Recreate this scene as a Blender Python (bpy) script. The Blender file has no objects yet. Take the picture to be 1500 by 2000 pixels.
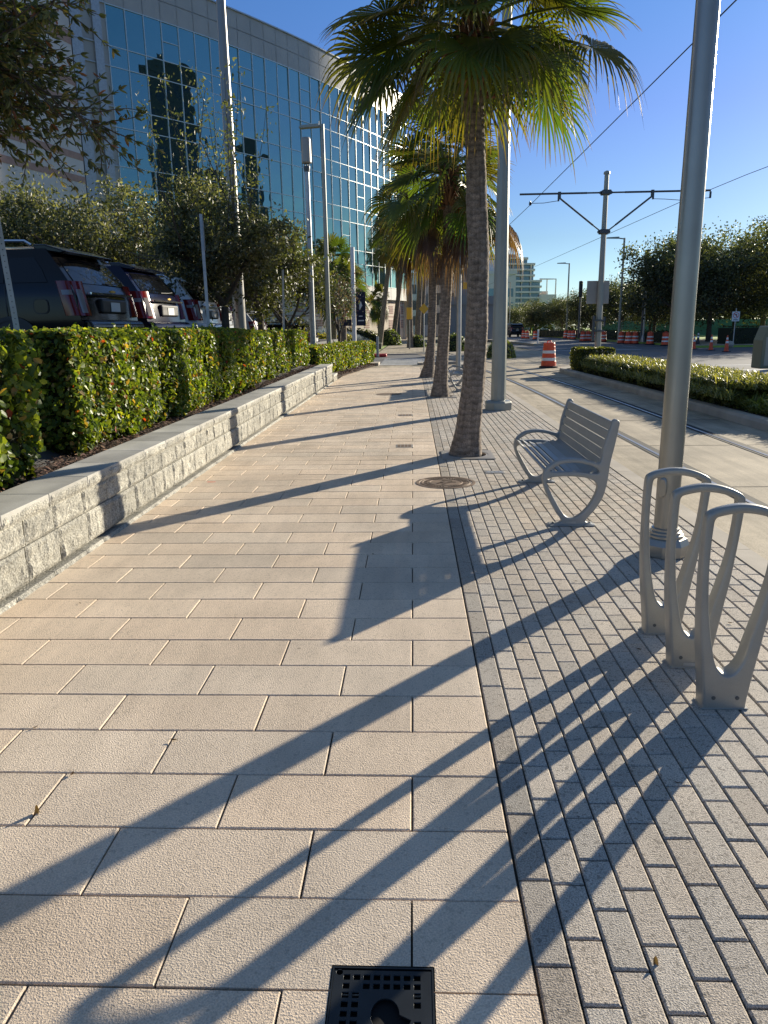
TOWERS=[(5.5,110,17,14,54,"dark tower mirrored in the left part of the arena glass"),(9.5,135,15,12,38,"lower wide dark tower mirrored at the foot of the first one"),(14,120,12,10,42,"second dark tower mirrored beside the first in the arena glass"),(38,170,7,7,40,"slim tower mirrored low in the right part of the arena glass")]
import bpy, bmesh, math, random
from mathutils import Vector, Matrix, noise
PI = math.pi
R = random.Random(7)
scene = bpy.context.scene
COL = scene.collection
V = Vector

# ------------------------------------------------------------------ helpers
def mesh_obj(name, verts, faces, mats, parent=None, loc=(0,0,0), mi=None, cols=None, smooth=False, rot=None):
    me = bpy.data.meshes.new(name)
    me.from_pydata([tuple(v) for v in verts], [], faces)
    if not isinstance(mats, (list, tuple)): mats = [mats]
    for m in mats: me.materials.append(m)
    if mi: me.polygons.foreach_set('material_index', mi)
    if cols:
        a = me.attributes.new('Col', 'FLOAT_COLOR', 'FACE')
        flat = []
        for c in cols: flat.extend((c[0], c[1], c[2], 1.0))
        a.data.foreach_set('color', flat)
    if smooth: me.polygons.foreach_set('use_smooth', [True]*len(faces))
    me.update()
    o = bpy.data.objects.new(name, me)
    COL.objects.link(o)
    o.location = loc
    if rot: o.rotation_euler = rot
    if parent: o.parent = parent
    return o

class MB:
    def __init__(s): s.v=[]; s.f=[]; s.m=[]; s.c=[]
    def face(s, idx, m=0, c=(1,1,1)):
        s.f.append(tuple(idx)); s.m.append(m); s.c.append(c)
    def poly(s, pts, m=0, c=(1,1,1)):
        n=len(s.v); s.v.extend(pts); s.face(range(n,n+len(pts)), m, c)
    def box(s, x0,x1,y0,y1,z0,z1, m=0, c=(1,1,1)):
        n=len(s.v)
        s.v.extend([(x0,y0,z0),(x1,y0,z0),(x1,y1,z0),(x0,y1,z0),(x0,y0,z1),(x1,y0,z1),(x1,y1,z1),(x0,y1,z1)])
        for q in ((0,3,2,1),(4,5,6,7),(0,1,5,4),(1,2,6,5),(2,3,7,6),(3,0,4,7)): s.face([n+i for i in q], m, c)
    def slab(s, x0,x1,y0,y1,zt,zb,ch, m=0, c=(1,1,1), dz=(0,0,0,0)):
        # paving unit: chamfered top, no bottom
        n=len(s.v)
        s.v.extend([(x0,y0,zb),(x1,y0,zb),(x1,y1,zb),(x0,y1,zb)])
        s.v.extend([(x0,y0,zt-ch),(x1,y0,zt-ch),(x1,y1,zt-ch),(x0,y1,zt-ch)])
        s.v.extend([(x0+ch,y0+ch,zt+dz[0]),(x1-ch,y0+ch,zt+dz[1]),(x1-ch,y1-ch,zt+dz[2]),(x0+ch,y1-ch,zt+dz[3])])
        for k in (0,4):
            for i in range(4):
                j=(i+1)%4; s.face([n+k+i,n+k+j,n+k+4+j,n+k+4+i], m, c)
        s.face([n+8,n+9,n+10,n+11], m, c)
    def tube(s, pts, rads, seg=8, m=0, c=(1,1,1), cap=True, flat=None):
        pts=[V(p) for p in pts]
        if not isinstance(rads,(list,tuple)): rads=[rads]*len(pts)
        rings=[]; up=None
        for i,p in enumerate(pts):
            d=(pts[min(i+1,len(pts)-1)]-pts[max(i-1,0)])
            if d.length<1e-9: d=V((0,0,1))
            d.normalize()
            if up is None:
                up = V((1,0,0)) if abs(d.x)<.9 else V((0,1,0))
            a=(up-d*up.dot(d)); a.normalize(); b=d.cross(a); up=a
            n=len(s.v)
            for k in range(seg):
                t=2*PI*k/seg
                s.v.append(p+(a*math.cos(t)+b*math.sin(t))*rads[i])
            rings.append(n)
        for r0,r1 in zip(rings,rings[1:]):
            for k in range(seg):
                j=(k+1)%seg; s.face([r0+k,r0+j,r1+j,r1+k], m, c)
        if cap:
            s.face([rings[0]+k for k in range(seg)][::-1], m, c); s.face([rings[-1]+k for k in range(seg)], m, c)
    def lathe(s, prof, seg=24, m=0, c=(1,1,1), cx=0, cy=0, rot=0, cap=True):
        n0=len(s.v)
        for r,z in prof:
            for k in range(seg):
                t=2*PI*k/seg+rot; s.v.append((cx+r*math.cos(t), cy+r*math.sin(t), z))
        for i in range(len(prof)-1):
            for k in range(seg):
                j=(k+1)%seg
                s.face([n0+i*seg+k,n0+i*seg+j,n0+(i+1)*seg+j,n0+(i+1)*seg+k], m, c)
        if cap:
            s.face([n0+k for k in range(seg)][::-1], m, c)
            s.face([n0+(len(prof)-1)*seg+k for k in range(seg)], m, c)
    def prism(s, poly, a0, a1, axis='y', m=0, c=(1,1,1)):
        # convex-ish polygon in the other two axes, extruded along axis
        n=len(s.v); k=len(poly)
        for a in (a0,a1):
            for p in poly:
                if axis=='y': s.v.append((p[0],a,p[1]))
                elif axis=='x': s.v.append((a,p[0],p[1]))
                else: s.v.append((p[0],p[1],a))
        s.face([n+i for i in range(k)], m, c); s.face([n+k+i for i in range(k)][::-1], m, c)
        for i in range(k):
            j=(i+1)%k; s.face([n+j,n+i,n+k+i,n+k+j], m, c)
    def build(s, name, mats, parent=None, loc=(0,0,0), smooth=False, col=False, rot=None):
        return mesh_obj(name, s.v, s.f, mats, parent, loc, s.m, s.c if col else None, smooth, rot)

def fix_normals(o, angle=None):
    bm=bmesh.new(); bm.from_mesh(o.data); bmesh.ops.recalc_face_normals(bm, faces=bm.faces); bm.to_mesh(o.data); bm.free()
    return o
def bevel(o, w, seg=2, ang=30):
    b=o.modifiers.new('bevel','BEVEL'); b.width=w; b.segments=seg; b.limit_method='ANGLE'; b.angle_limit=math.radians(ang)
    return o
def tag(o, label=None, cat=None, group=None, kind=None):
    if label: o['label']=label
    if cat: o['category']=cat
    if group: o['group']=group
    if kind: o['kind']=kind
    return o
def thing(name, label, cat, loc=(0,0,0), rz=0, group=None):
    o=bpy.data.objects.new(name,None); COL.objects.link(o); o.location=loc; o.rotation_euler=(0,0,rz)
    o.empty_display_size=.2
    return tag(o,label,cat,group)
CH={}
def kids(o): return [c for c in bpy.data.objects if c.parent==o]
def copy_tree(o, parent=None, _map=None):
    if _map is None:
        _map={}
        for c in bpy.data.objects:
            if c.parent: _map.setdefault(c.parent.name,[]).append(c)
    c=o.copy(); COL.objects.link(c)
    if parent: c.parent=parent
    for ch in _map.get(o.name,[]): copy_tree(ch,c,_map)
    return c

# ------------------------------------------------------------------ materials
def nd(nt,t,**kw):
    n=nt.nodes.new(t)
    for k,v in kw.items(): setattr(n,k,v)
    return n
def mat(name, col, rough=.6, metal=0., var=.0, vscale=3., bump=0., bscale=60., spec=.5, col2=None, attr=False,
        fine=0., fscale=300., coat=0., bdist=.002, detail=4.):
    """principled surface; var = large soft tone change, fine = grain in the colour, bump = relief"""
    m=bpy.data.materials.new(name); m.use_nodes=True; nt=m.node_tree; L=nt.links
    b=nt.nodes['Principled BSDF']
    b.inputs['Roughness'].default_value=rough; b.inputs['Metallic'].default_value=metal
    b.inputs['Specular IOR Level'].default_value=spec
    if coat: b.inputs['Coat Weight'].default_value=coat; b.inputs['Coat Roughness'].default_value=.05
    tc=nd(nt,'ShaderNodeTexCoord')
    cur=None
    if attr:
        a=nd(nt,'ShaderNodeAttribute',attribute_name='Col'); 
        mx=nd(nt,'ShaderNodeMix',data_type='RGBA',blend_type='MULTIPLY'); mx.inputs[0].default_value=1
        mx.inputs[6].default_value=(*col,1); L.new(a.outputs['Color'],mx.inputs[7]); cur=mx.outputs[2]
    def layer(cur,scale,amt,c2=None,det=3.):
        n=nd(nt,'ShaderNodeTexNoise'); n.inputs['Scale'].default_value=scale; n.inputs['Detail'].default_value=det
        L.new(tc.outputs['Object'],n.inputs['Vector'])
        r=nd(nt,'ShaderNodeMapRange'); r.inputs[1].default_value=.3; r.inputs[2].default_value=.7
        L.new(n.outputs['Fac'],r.inputs[0])
        mx=nd(nt,'ShaderNodeMix',data_type='RGBA')
        if c2 is not None:
            r.inputs[3].default_value=0; r.inputs[4].default_value=amt
            L.new(r.outputs[0],mx.inputs[0])
            if cur: L.new(cur,mx.inputs[6])
            else: mx.inputs[6].default_value=(*col,1)
            mx.inputs[7].default_value=(*c2,1)
        else:
            mx.blend_type='MULTIPLY'; mx.inputs[0].default_value=1
            r.inputs[3].default_value=1-amt; r.inputs[4].default_value=1+amt*.6
            if cur: L.new(cur,mx.inputs[6])
            else: mx.inputs[6].default_value=(*col,1)
            L.new(r.outputs[0],mx.inputs[7])
        return mx.outputs[2]
    if var or col2 is not None: cur=layer(cur,vscale,var if var else .8,col2)
    if fine: cur=layer(cur,fscale,fine,None,1.)
    if cur: L.new(cur,b.inputs['Base Color'])
    else: b.inputs['Base Color'].default_value=(*col,1)
    if bump:
        n=nd(nt,'ShaderNodeTexNoise'); n.inputs['Scale'].default_value=bscale; n.inputs['Detail'].default_value=detail
        L.new(tc.outputs['Object'],n.inputs['Vector'])
        bp=nd(nt,'ShaderNodeBump'); bp.inputs['Strength'].default_value=bump; bp.inputs['Distance'].default_value=bdist
        L.new(n.outputs['Fac'],bp.inputs['Height']); L.new(bp.outputs[0],b.inputs['Normal'])
    return m

def leafmat(name, rough=.45, trans=.45, tint=(1.,1.,1.), spec=.5, tboost=(1.5,1.6,.6)):
    """leaf: reflects and lets light through, colour per leaf from the mesh"""
    m=bpy.data.materials.new(name); m.use_nodes=True; nt=m.node_tree; L=nt.links
    b=nt.nodes['Principled BSDF']; out=nt.nodes['Material Output']
    a=nd(nt,'ShaderNodeAttribute',attribute_name='Col')
    mx=nd(nt,'ShaderNodeMix',data_type='RGBA',blend_type='MULTIPLY'); mx.inputs[0].default_value=1
    L.new(a.outputs['Color'],mx.inputs[6]); mx.inputs[7].default_value=(*tint,1)
    L.new(mx.outputs[2],b.inputs['Base Color'])
    b.inputs['Roughness'].default_value=rough; b.inputs['Specular IOR Level'].default_value=spec
    t=nd(nt,'ShaderNodeBsdfTranslucent')
    mt=nd(nt,'ShaderNodeMix',data_type='RGBA',blend_type='MULTIPLY'); mt.inputs[0].default_value=1
    L.new(mx.outputs[2],mt.inputs[6]); mt.inputs[7].default_value=(*tboost,1)
    L.new(mt.outputs[2],t.inputs['Color'])
    ms=nd(nt,'ShaderNodeMixShader'); ms.inputs[0].default_value=trans
    L.new(b.outputs[0],ms.inputs[1]); L.new(t.outputs[0],ms.inputs[2]); L.new(ms.outputs[0],out.inputs['Surface'])
    return m

def paving_mat(name, col, gscale, gdist, gstr, dirt, speck, attr=True, streak=(1.6,.35,1)):
    """exposed-grain concrete unit: tone per unit, grain, soft dirt, fine relief"""
    m=bpy.data.materials.new(name); m.use_nodes=True; nt=m.node_tree; L=nt.links
    b=nt.nodes['Principled BSDF']; b.inputs['Roughness'].default_value=.85; b.inputs['Specular IOR Level'].default_value=.3
    tc=nd(nt,'ShaderNodeTexCoord'); a=nd(nt,'ShaderNodeAttribute',attribute_name='Col')
    mx=nd(nt,'ShaderNodeMix',data_type='RGBA',blend_type='MULTIPLY'); mx.inputs[0].default_value=1
    mx.inputs[6].default_value=(*col,1); mx.inputs[7].default_value=(1,1,1,1)
    if attr: L.new(a.outputs['Color'],mx.inputs[7])
    cur=mx.outputs[2]
    def mul(cur,fac_out,lo,hi,a0=.3,a1=.7):
        r=nd(nt,'ShaderNodeMapRange'); r.inputs[1].default_value=a0; r.inputs[2].default_value=a1; r.inputs[3].default_value=lo; r.inputs[4].default_value=hi
        L.new(fac_out,r.inputs[0])
        q=nd(nt,'ShaderNodeMix',data_type='RGBA',blend_type='MULTIPLY'); q.inputs[0].default_value=1
        L.new(cur,q.inputs[6]); L.new(r.outputs[0],q.inputs[7]); return q.outputs[2]
    def nz(scale,det=3.,rough=.6,vec=None):
        n=nd(nt,'ShaderNodeTexNoise'); n.inputs['Scale'].default_value=scale; n.inputs['Detail'].default_value=det; n.inputs['Roughness'].default_value=rough
        L.new(vec or tc.outputs['Object'],n.inputs['Vector']); return n.outputs['Fac']
    cur=mul(cur,nz(.9,5),1-dirt,1+dirt*.35)
    mp=nd(nt,'ShaderNodeMapping'); mp.inputs['Scale'].default_value=streak; L.new(tc.outputs['Object'],mp.inputs['Vector'])
    cur=mul(cur,nz(2.2,6,.7,mp.outputs[0]),1-dirt*.7,1.02,.35,.6)
    g=nz(gscale,2,.6)
    cur=mul(cur,g,1-speck,1+speck*.8,.35,.65)
    vo=nd(nt,'ShaderNodeTexVoronoi'); vo.inputs['Scale'].default_value=gscale*.55; L.new(tc.outputs['Object'],vo.inputs['Vector'])
    sp=nd(nt,'ShaderNodeSeparateColor'); L.new(vo.outputs['Color'],sp.inputs[0])
    cur=mul(cur,sp.outputs[0],1.0,1-speck*.9,.86,.95)
    # old gum spots and specks of grime
    for sc,lo,hi,dk in ((2.6,.020,.034,.62),(9.,.02,.05,.80)):
        v2=nd(nt,'ShaderNodeTexVoronoi'); v2.inputs['Scale'].default_value=sc; L.new(tc.outputs['Object'],v2.inputs['Vector'])
        r2=nd(nt,'ShaderNodeMapRange'); r2.inputs[1].default_value=lo; r2.inputs[2].default_value=hi; r2.inputs[3].default_value=dk; r2.inputs[4].default_value=1
        L.new(v2.outputs['Distance'],r2.inputs[0]); q2=nd(nt,'ShaderNodeMix',data_type='RGBA',blend_type='MULTIPLY'); q2.inputs[0].default_value=1
        L.new(cur,q2.inputs[6]); L.new(r2.outputs[0],q2.inputs[7]); cur=q2.outputs[2]
    L.new(cur,b.inputs['Base Color'])
    bp=nd(nt,'ShaderNodeBump'); bp.inputs['Strength'].default_value=gstr; bp.inputs['Distance'].default_value=gdist
    L.new(g,bp.inputs['Height'])
    L.new(bp.outputs[0],b.inputs['Normal'])
    return m

M={}
M['slab']=paving_mat('beige_paving_slab',(.775,.632,.478),175,.0040,.85,.20,.20)
M['brick']=paving_mat('grey_paving_brick',(.555,.488,.405),210,.0042,.85,.15,.42)
M['joint']=mat('joint_sand',(.045,.038,.03),.95,bump=.6,bscale=200)
M['conc']=paving_mat('track_concrete',(.52,.435,.31),120,.003,.4,.46,.16,False,(2.2,.12,1))
M['kerb']=mat('kerb_concrete',(.44,.385,.31),.85,var=.2,vscale=2,bump=.4,bscale=90,fine=.12,fscale=200)
M['asphalt']=mat('asphalt',(.115,.115,.12),.8,var=.3,vscale=.25,bump=.4,bscale=60,fine=.25,fscale=40)
M['lotasphalt']=mat('lot_asphalt',(.06,.06,.06),.85,var=.2,vscale=.4)
M['ground']=mat('bare_ground',(.12,.12,.07),.95,var=.3,vscale=.1)
M['grass']=mat('lawn_grass',(.30,.42,.07),.9,var=.3,vscale=.6,fine=.3,fscale=20)
M['white']=mat('road_paint',(.75,.75,.72),.7,var=.25,vscale=5,fine=.2,fscale=60)
M['mulch']=mat('mulch',(.075,.045,.03),.95,var=.4,vscale=20,bump=.8,bscale=50,bdist=.02)
M['chip']=mat('mulch_chip',(.17,.105,.075),.9,attr=True)
M['wallblock']=mat('split_face_block',(.54,.52,.455),.92,col2=(.22,.215,.19),var=.75,vscale=9,attr=True,fine=.45,fscale=75,bump=1.,bscale=70,bdist=.011,detail=7)
M['cap']=mat('wall_cap_concrete',(.48,.465,.42),.85,var=.25,vscale=3,bump=.3,bscale=150,fine=.15,fscale=220,attr=True)
M['castgrey']=mat('grey_powder_coat',(.34,.33,.295),.38,metal=.35,var=.10,vscale=5,bump=.15,bscale=400,bdist=.0006,fine=.05,fscale=300)
M['benchgrey']=mat('bench_grey_paint',(.33,.33,.31),.46,metal=.15,bump=.12,bscale=350,bdist=.0006,var=.08,vscale=6)
M['pole']=mat('grey_green_pole_paint',(.30,.315,.28),.42,metal=.2,var=.08,vscale=2)
M['alu']=mat('brushed_aluminium_pole',(.34,.325,.285),.33,metal=.65,var=.10,vscale=3,bump=.06,bscale=200,bdist=.0005)
M['galv']=mat('galvanised_steel',(.42,.43,.43),.42,metal=.6,var=.15,vscale=8)
M['darkmetal']=mat('dark_weathered_metal',(.09,.10,.11),.5,metal=.5)
M['rail']=mat('polished_rail_head',(.50,.46,.40),.30,metal=.5,var=.15,vscale=5)
M['railgroove']=mat('rail_groove_rubber',(.018,.017,.016),.85)
M['castiron']=mat('rusty_cast_iron',(.20,.135,.09),.7,metal=.3,var=.5,vscale=9,bump=.6,bscale=90,bdist=.002)
M['blackplate']=mat('black_enamel_plate',(.018,.022,.025),.38,metal=.3,bump=.12,bscale=120,bdist=.001,var=.3,vscale=12)
M['pit']=mat('drain_pit',(.004,.004,.004),.9)
M['bark']=mat('tree_bark',(.10,.08,.06),.95,var=.35,vscale=6,bump=.8,bscale=30,bdist=.02)
M['leaf']=leafmat('tree_leaf',.45,.35)
M['hedgeleaf']=leafmat('hedge_leaf',.42,.42,spec=.32,tboost=(1.9,1.7,.45))
M['frond']=leafmat('palm_frond_leaf',.42,.40,tboost=(2.1,1.8,.5))
M['core']=mat('hedge_dark_core',(.022,.026,.012),.95,var=.5,vscale=20)  # near-black filler, stands in for the shade inside hedges and shrubs
M['orange']=mat('orange_plastic',(.78,.10,.035),.5,var=.1,vscale=6)
M['reflect']=mat('white_reflective_band',(.80,.80,.78),.4)
M['rubber']=mat('black_rubber',(.02,.02,.02),.8)
M['yellow']=mat('yellow_sign_paint',(.80,.42,.03),.5)
M['signwhite']=mat('sign_white',(.75,.74,.72),.5)
M['red']=mat('sign_red',(.6,.03,.03),.5)
M['black']=mat('black_paint',(.015,.015,.016),.45)
M['paleshaft']=mat('pale_grey_pole_paint',(.27,.26,.24),.35,metal=.3)
M['towerdk']=mat('dark_stained_block',(.05,.05,.045),.8)
M['box']=mat('cabinet_green',(.17,.18,.12),.5)
M['seatback']=mat('sign_back_aluminium',(.36,.33,.29),.5,metal=.4,var=.1,vscale=3)
# ------------------------------------------------------------------ camera, sky, sun
H=1.62
cam=bpy.data.cameras.new('camera'); co=bpy.data.objects.new('camera',cam); COL.objects.link(co)
cam.sensor_fit='VERTICAL'; cam.sensor_height=24; cam.lens=24*1445/2000; cam.clip_end=6000; cam.clip_start=.05
f_=1445.; d=V((85,5800,f_)).normalized(); yv=1000-((806-750)*85+f_*f_)/5800.
F_=V((806-750,yv-1000,f_)).normalized(); U_=-d; R_=F_.cross(U_).normalized()
ax=V((R_.x,F_.x,U_.x)); ay=-V((R_.y,F_.y,U_.y)); az=-V((R_.z,F_.z,U_.z))
co.matrix_world=Matrix(((ax.x,ay.x,az.x,0),(ax.y,ay.y,az.y,0),(ax.z,ay.z,az.z,H),(0,0,0,1)))
scene.camera=co
SUN_EL=math.radians(15.4); SUN_AZ=math.atan2(.657,.754)
w=bpy.data.worlds.new('World'); scene.world=w; w.use_nodes=True; nt=w.node_tree
sky=nt.nodes.new('ShaderNodeTexSky'); sky.sky_type='NISHITA'; sky.sun_disc=False
sky.sun_elevation=SUN_EL; sky.sun_rotation=SUN_AZ; sky.air_density=1.0; sky.dust_density=.25; sky.ozone_density=2.6; sky.altitude=0
bg=nt.nodes['Background']; bg.inputs['Strength'].default_value=.34
# real skies fade from blue to pale with height: tone the sky by elevation, the same for every ray
tg=nt.nodes.new('ShaderNodeTexCoord'); sx=nt.nodes.new('ShaderNodeSeparateXYZ'); nt.links.new(tg.outputs['Generated'],sx.inputs[0])
cr=nt.nodes.new('ShaderNodeValToRGB'); nt.links.new(sx.outputs['Z'],cr.inputs[0])
el=cr.color_ramp.elements; el[0].position=0.0; el[0].color=(.25,.35,.50,1); el[1].position=1; el[1].color=(.62,.56,.52,1)
for p_,c_ in ((.105,(.212,.265,.35)),(.24,(.205,.250,.40)),(.36,(.188,.28,.425)),(.62,(.42,.43,.47))):
    e_=el.new(p_); e_.color=(*c_,1)
mxs=nt.nodes.new('ShaderNodeMix'); mxs.data_type='RGBA'; mxs.blend_type='MULTIPLY'; mxs.inputs[0].default_value=1
nt.links.new(sky.outputs[0],mxs.inputs[6]); nt.links.new(cr.outputs[0],mxs.inputs[7]); nt.links.new(mxs.outputs[2],bg.inputs['Color'])
sl=bpy.data.lights.new('sun','SUN'); sl.energy=9.0; sl.angle=math.radians(.53); sl.color=(1,.90,.72)
so=bpy.data.objects.new('sun',sl); COL.objects.link(so)
sd=V((math.sin(SUN_AZ)*math.cos(SUN_EL),math.cos(SUN_AZ)*math.cos(SUN_EL),math.sin(SUN_EL)))
so.rotation_euler=sd.to_track_quat('Z','Y').to_euler(); so.location=(20,20,20)
scene.view_settings.view_transform='Standard'; scene.view_settings.look='None'; scene.view_settings.exposure=0

# ------------------------------------------------------------------ ground sheets
def sheet(name, pts, z, m, thick=None):
    mb=MB(); mb.poly([(x,y,z) for x,y in pts]); o=mb.build(name,m); return tag(o,kind='structure')
sheet('ground',[(-900,-300),(900,-300),(900,2500),(-900,2500)],-.03,M['ground'])
# roads: main road on the right, cross street ahead
sheet('road',[(6.9,-20),(19.2,-20),(19.2,30),(60,30),(60,52),(24,52),(21.5,100),(16,240),(5,240),(8.5,100),(8.2,52),(-60,52),(-60,31.2),(6.9,31.2)],-.012,M['asphalt'])
# track slab and intersection concrete
def tx(x,y):      # tracks bend gently left beyond 15 m
    return x-(max(0,y-15)**2)*.0022
mb=MB(); YS=[-3]+[i*1.5 for i in range(0,36)]
for a,b in zip(YS,YS[1:]):
    wr=5.75 if b<27 else 8.4
    mb.poly([(tx(2.43,a),a,-.004),(wr,a,-.004),(wr,b,-.004),(tx(2.43,b),b,-.004)])
tag(mb.build('tram_track_slab',M['conc']),kind='structure')
mb=MB()
for y in [-.6,2.1,4.75,7.5,10.2,13,15.7,18.4,21,24,27,30,34,38]:
    mb.box(tx(2.6,y),5.3 if y<27 else 8.2,y-.006,y+.006,-.004,-.0015)
for y0 in range(28,50,2):
    mb.box(5.6,5.61,y0,y0+2,-.004,-.0012)
tag(mb.build('slab_joint',M['joint']),kind='structure')
for X in (3.12,4.43):
    mb=MB()
    ys=[-3+1.5*i for i in range(0,60)]
    for a,b in zip(ys,ys[1:]):
        for (x0,x1,z,mi) in ((X-.070,X+.115,.0015,1),(X-.024,X+.018,.005,0)):
            n=len(mb.v)
            mb.v.extend([(tx(x0,a),a,z),(tx(x1,a),a,z),(tx(x1,b),b,z),(tx(x0,b),b,z)]); mb.face([n,n+1,n+2,n+3],mi)
    o=mb.build('tram_rail',[M['rail'],M['railgroove']])
    tag(o,'polished steel tram rail nearer the brick pavement' if X<4 else 'polished steel tram rail nearer the planted median','rail','tram rails')

# ------------------------------------------------------------------ sidewalk
sheet('paving_bed',[(-2.47,-2),(2.32,-2),(2.32,31),(-2.47,31)],-.014,M['joint'])
GR=(-.215,.045,1.31,1.585)   # drain cover hole in the paving
mb=MB(); rr=random.Random(3)
def slab_cut(mb,x0,x1,y0,y1,col,dz,ch=.004):
    gx0,gx1,gy0,gy1=GR
    if x1<=gx0 or x0>=gx1 or y1<=gy0 or y0>=gy1:
        mb.slab(x0,x1,y0,y1,0,-.014,ch,0,col,dz); return
    # unit notched round the drain: flat pieces butted together, edges only outside
    ex=.004; A=[x for x in (x0,max(x0,gx0-ex),min(x1,gx1+ex),x1)]; B=[y for y in (y0,max(y0,gy0-ex),min(y1,gy1+ex),y1)]
    for i in range(3):
        for j in range(3):
            if i==1 and j==1: continue
            if A[i+1]-A[i]<1e-4 or B[j+1]-B[j]<1e-4: continue
            mb.poly([(A[i],B[j],0),(A[i+1],B[j],0),(A[i+1],B[j+1],0),(A[i],B[j+1],0)],0,col)
    for (p,q) in (((x0,y0),(x1,y0)),((x1,y0),(x1,y1)),((x1,y1),(x0,y1)),((x0,y1),(x0,y0))):
        mb.poly([(*p,-.014),(*q,-.014),(*q,0),(*p,0)],0,col)
P_=.308; g=.003
for k in range(-16,91):
    y0=3.36+k*P_; y1=y0+P_
    xs=[.306]; x=(-.01 if k%2==0 else -.3375)
    while x>-2.46: xs.append(x); x-=.655
    xs.append(-2.46)
    for xa,xb in zip(xs[1:],xs):
        if xb-xa<.02: continue
        t=rr.uniform(.89,1.05); wv=rr.uniform(-.025,.025)
        dz=[rr.uniform(-.0012,.0012) for _ in range(4)]
        slab_cut(mb,xa+g,xb-g,y0+g,y1-g,(t*(1+wv),t,t*(1-wv)),dz)
o=mb.build('sidewalk',M['slab'],col=True); tag(o,kind='structure')
# bricks: courses run along the pavement
mb=MB(); BW=.0992; BL=.205; g=.003
PALMS=[(.70,9.55),(.70,17.85),(.53,24.9)]
for i in range(20):
    x0=.309+i*BW; x1=x0+BW
    off=rr.uniform(0,BL) if i not in (0,) else 0
    L_=.31 if i==0 else BL
    off={0:0}.get(i,(i%2)*BL*.5+rr.uniform(-.02,.02))
    y=-1.5+off
    while y<30.9:
        y1=min(y+L_,31)
        c=rr.uniform(.87,1.09); wv=rr.uniform(-.03,.03)
        if i==0: c*=.80
        xm,ym=(x0+x1)/2,(y+y1)/2
        if not any(abs(xm-px)<.33 and abs(ym-py)<.36 for px,py in PALMS):
            dz=[rr.uniform(-.0015,.0015) for _ in range(4)]
            mb.slab(x0+g,x1-g,y+g,y1-g,0,-.014,.005,0,(c*(1+wv),c,c*(1-wv)),dz)
        y+=L_
o=mb.build('brick_pavement',M['brick'],col=True); tag(o,kind='structure')
# flush kerb between brick and track slab
mb=MB()
ys=[-2.3+1.52*i for i in range(0,22)]
for a,b in zip(ys,ys[1:]):
    n=len(mb.v)
    for yy in (a+.003,b-.003):
        xo=tx(0,yy)
        mb.v.extend([(2.296,yy,-.03),(2.300,yy,.004),(2.47+xo,yy,.004),(2.485+xo,yy,-.03)])
    for q in ((0,4,5,1),(1,5,6,2),(2,6,7,3),(0,1,2,3),(7,6,5,4)): mb.face([n+i for i in q])
o=mb.build('kerb',M['kerb']); tag(o,kind='structure')

# landing, crosswalk and pavement beyond the cross street
sheet('corner_pavement',[(-2.6,30.97),(2.3,30.97),(1.9,33.2),(-1.5,33.2)],-.002,M['conc'])
mb=MB()
for i,y in enumerate((34.0,35.2,36.4,37.6,38.8,40.0)):
    mb.poly([(-1.5,y,-.006),(1.2,y,-.006),(1.2,y+.5,-.006),(-1.5,y+.5,-.006)])
mb.poly([(1.3,33.4,-.006),(1.55,33.4,-.006),(.9,46,-.006),(.65,46,-.006)])
tag(mb.build('crosswalk',M['white']),kind='structure')
sheet('far_pavement',[(-2.3,47),(2.2,47),(1.2,140),(-1.9,140)],.02,M['conc'])
sheet('lawn',[(-16,51),(-2.4,48.5),(-2.0,140),(-30,140),(-30,51)],.03,M['grass'])
mb=MB()
mb.box(-2.4,2.3,46.6,47.0,-.02,.05); mb.box(-1.9,-1.5,33.0,34.5,-.01,.12); mb.box(1.9,2.3,31.2,33.4,-.01,.1); mb.box(.2,.45,33.1,34.1,-.01,.1); mb.box(.45,2.3,33.9,34.1,-.01,.1)
bevel(tag(mb.build('corner_kerb',M['kerb']),kind='structure'),.02)
# painted lines on the road
mb=MB()
def line(x0,y0,x1,y1,w_):
    dx,dy=x1-x0,y1-y0; l=math.hypot(dx,dy); nx,ny=-dy/l*w_/2,dx/l*w_/2
    mb.poly([(x0-nx,y0-ny,-.007),(x1-nx,y1-ny,-.007),(x1+nx,y1+ny,-.007),(x0+nx,y0+ny,-.007)])
line(7.5,30.4,19,30.0,.32); line(7.5,27.3,19,26.6,.32); line(8,50,15,50.4,.4); line(8.5,53,17.5,54,.12)
line(13.6,-5,13.6,24,.12); line(10.4,55,9.5,120,.12); line(13.4,55,12.9,120,.12)
for k in range(6): line(16.3,56+9*k,16.1,59+9*k,.12)
line(14,40,18,40.5,.3); line(16,36,19,38,.12)
tag(mb.build('road_marking',M['white']),kind='structure')
# far verge under the oaks
mb=MB(); mb.box(19.35,160,52.5,400,-.02,.12)
tag(mb.build('park_ground',M['grass']),kind='structure')
sheet('far_walk',[(19.35,-20),(160,-20),(160,29.6),(19.35,29.6)],.1,M['conc'])
sheet('park_walk',[(19.4,52.6),(28,52.6),(25,120),(20,120)],.126,M['conc'])
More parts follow.
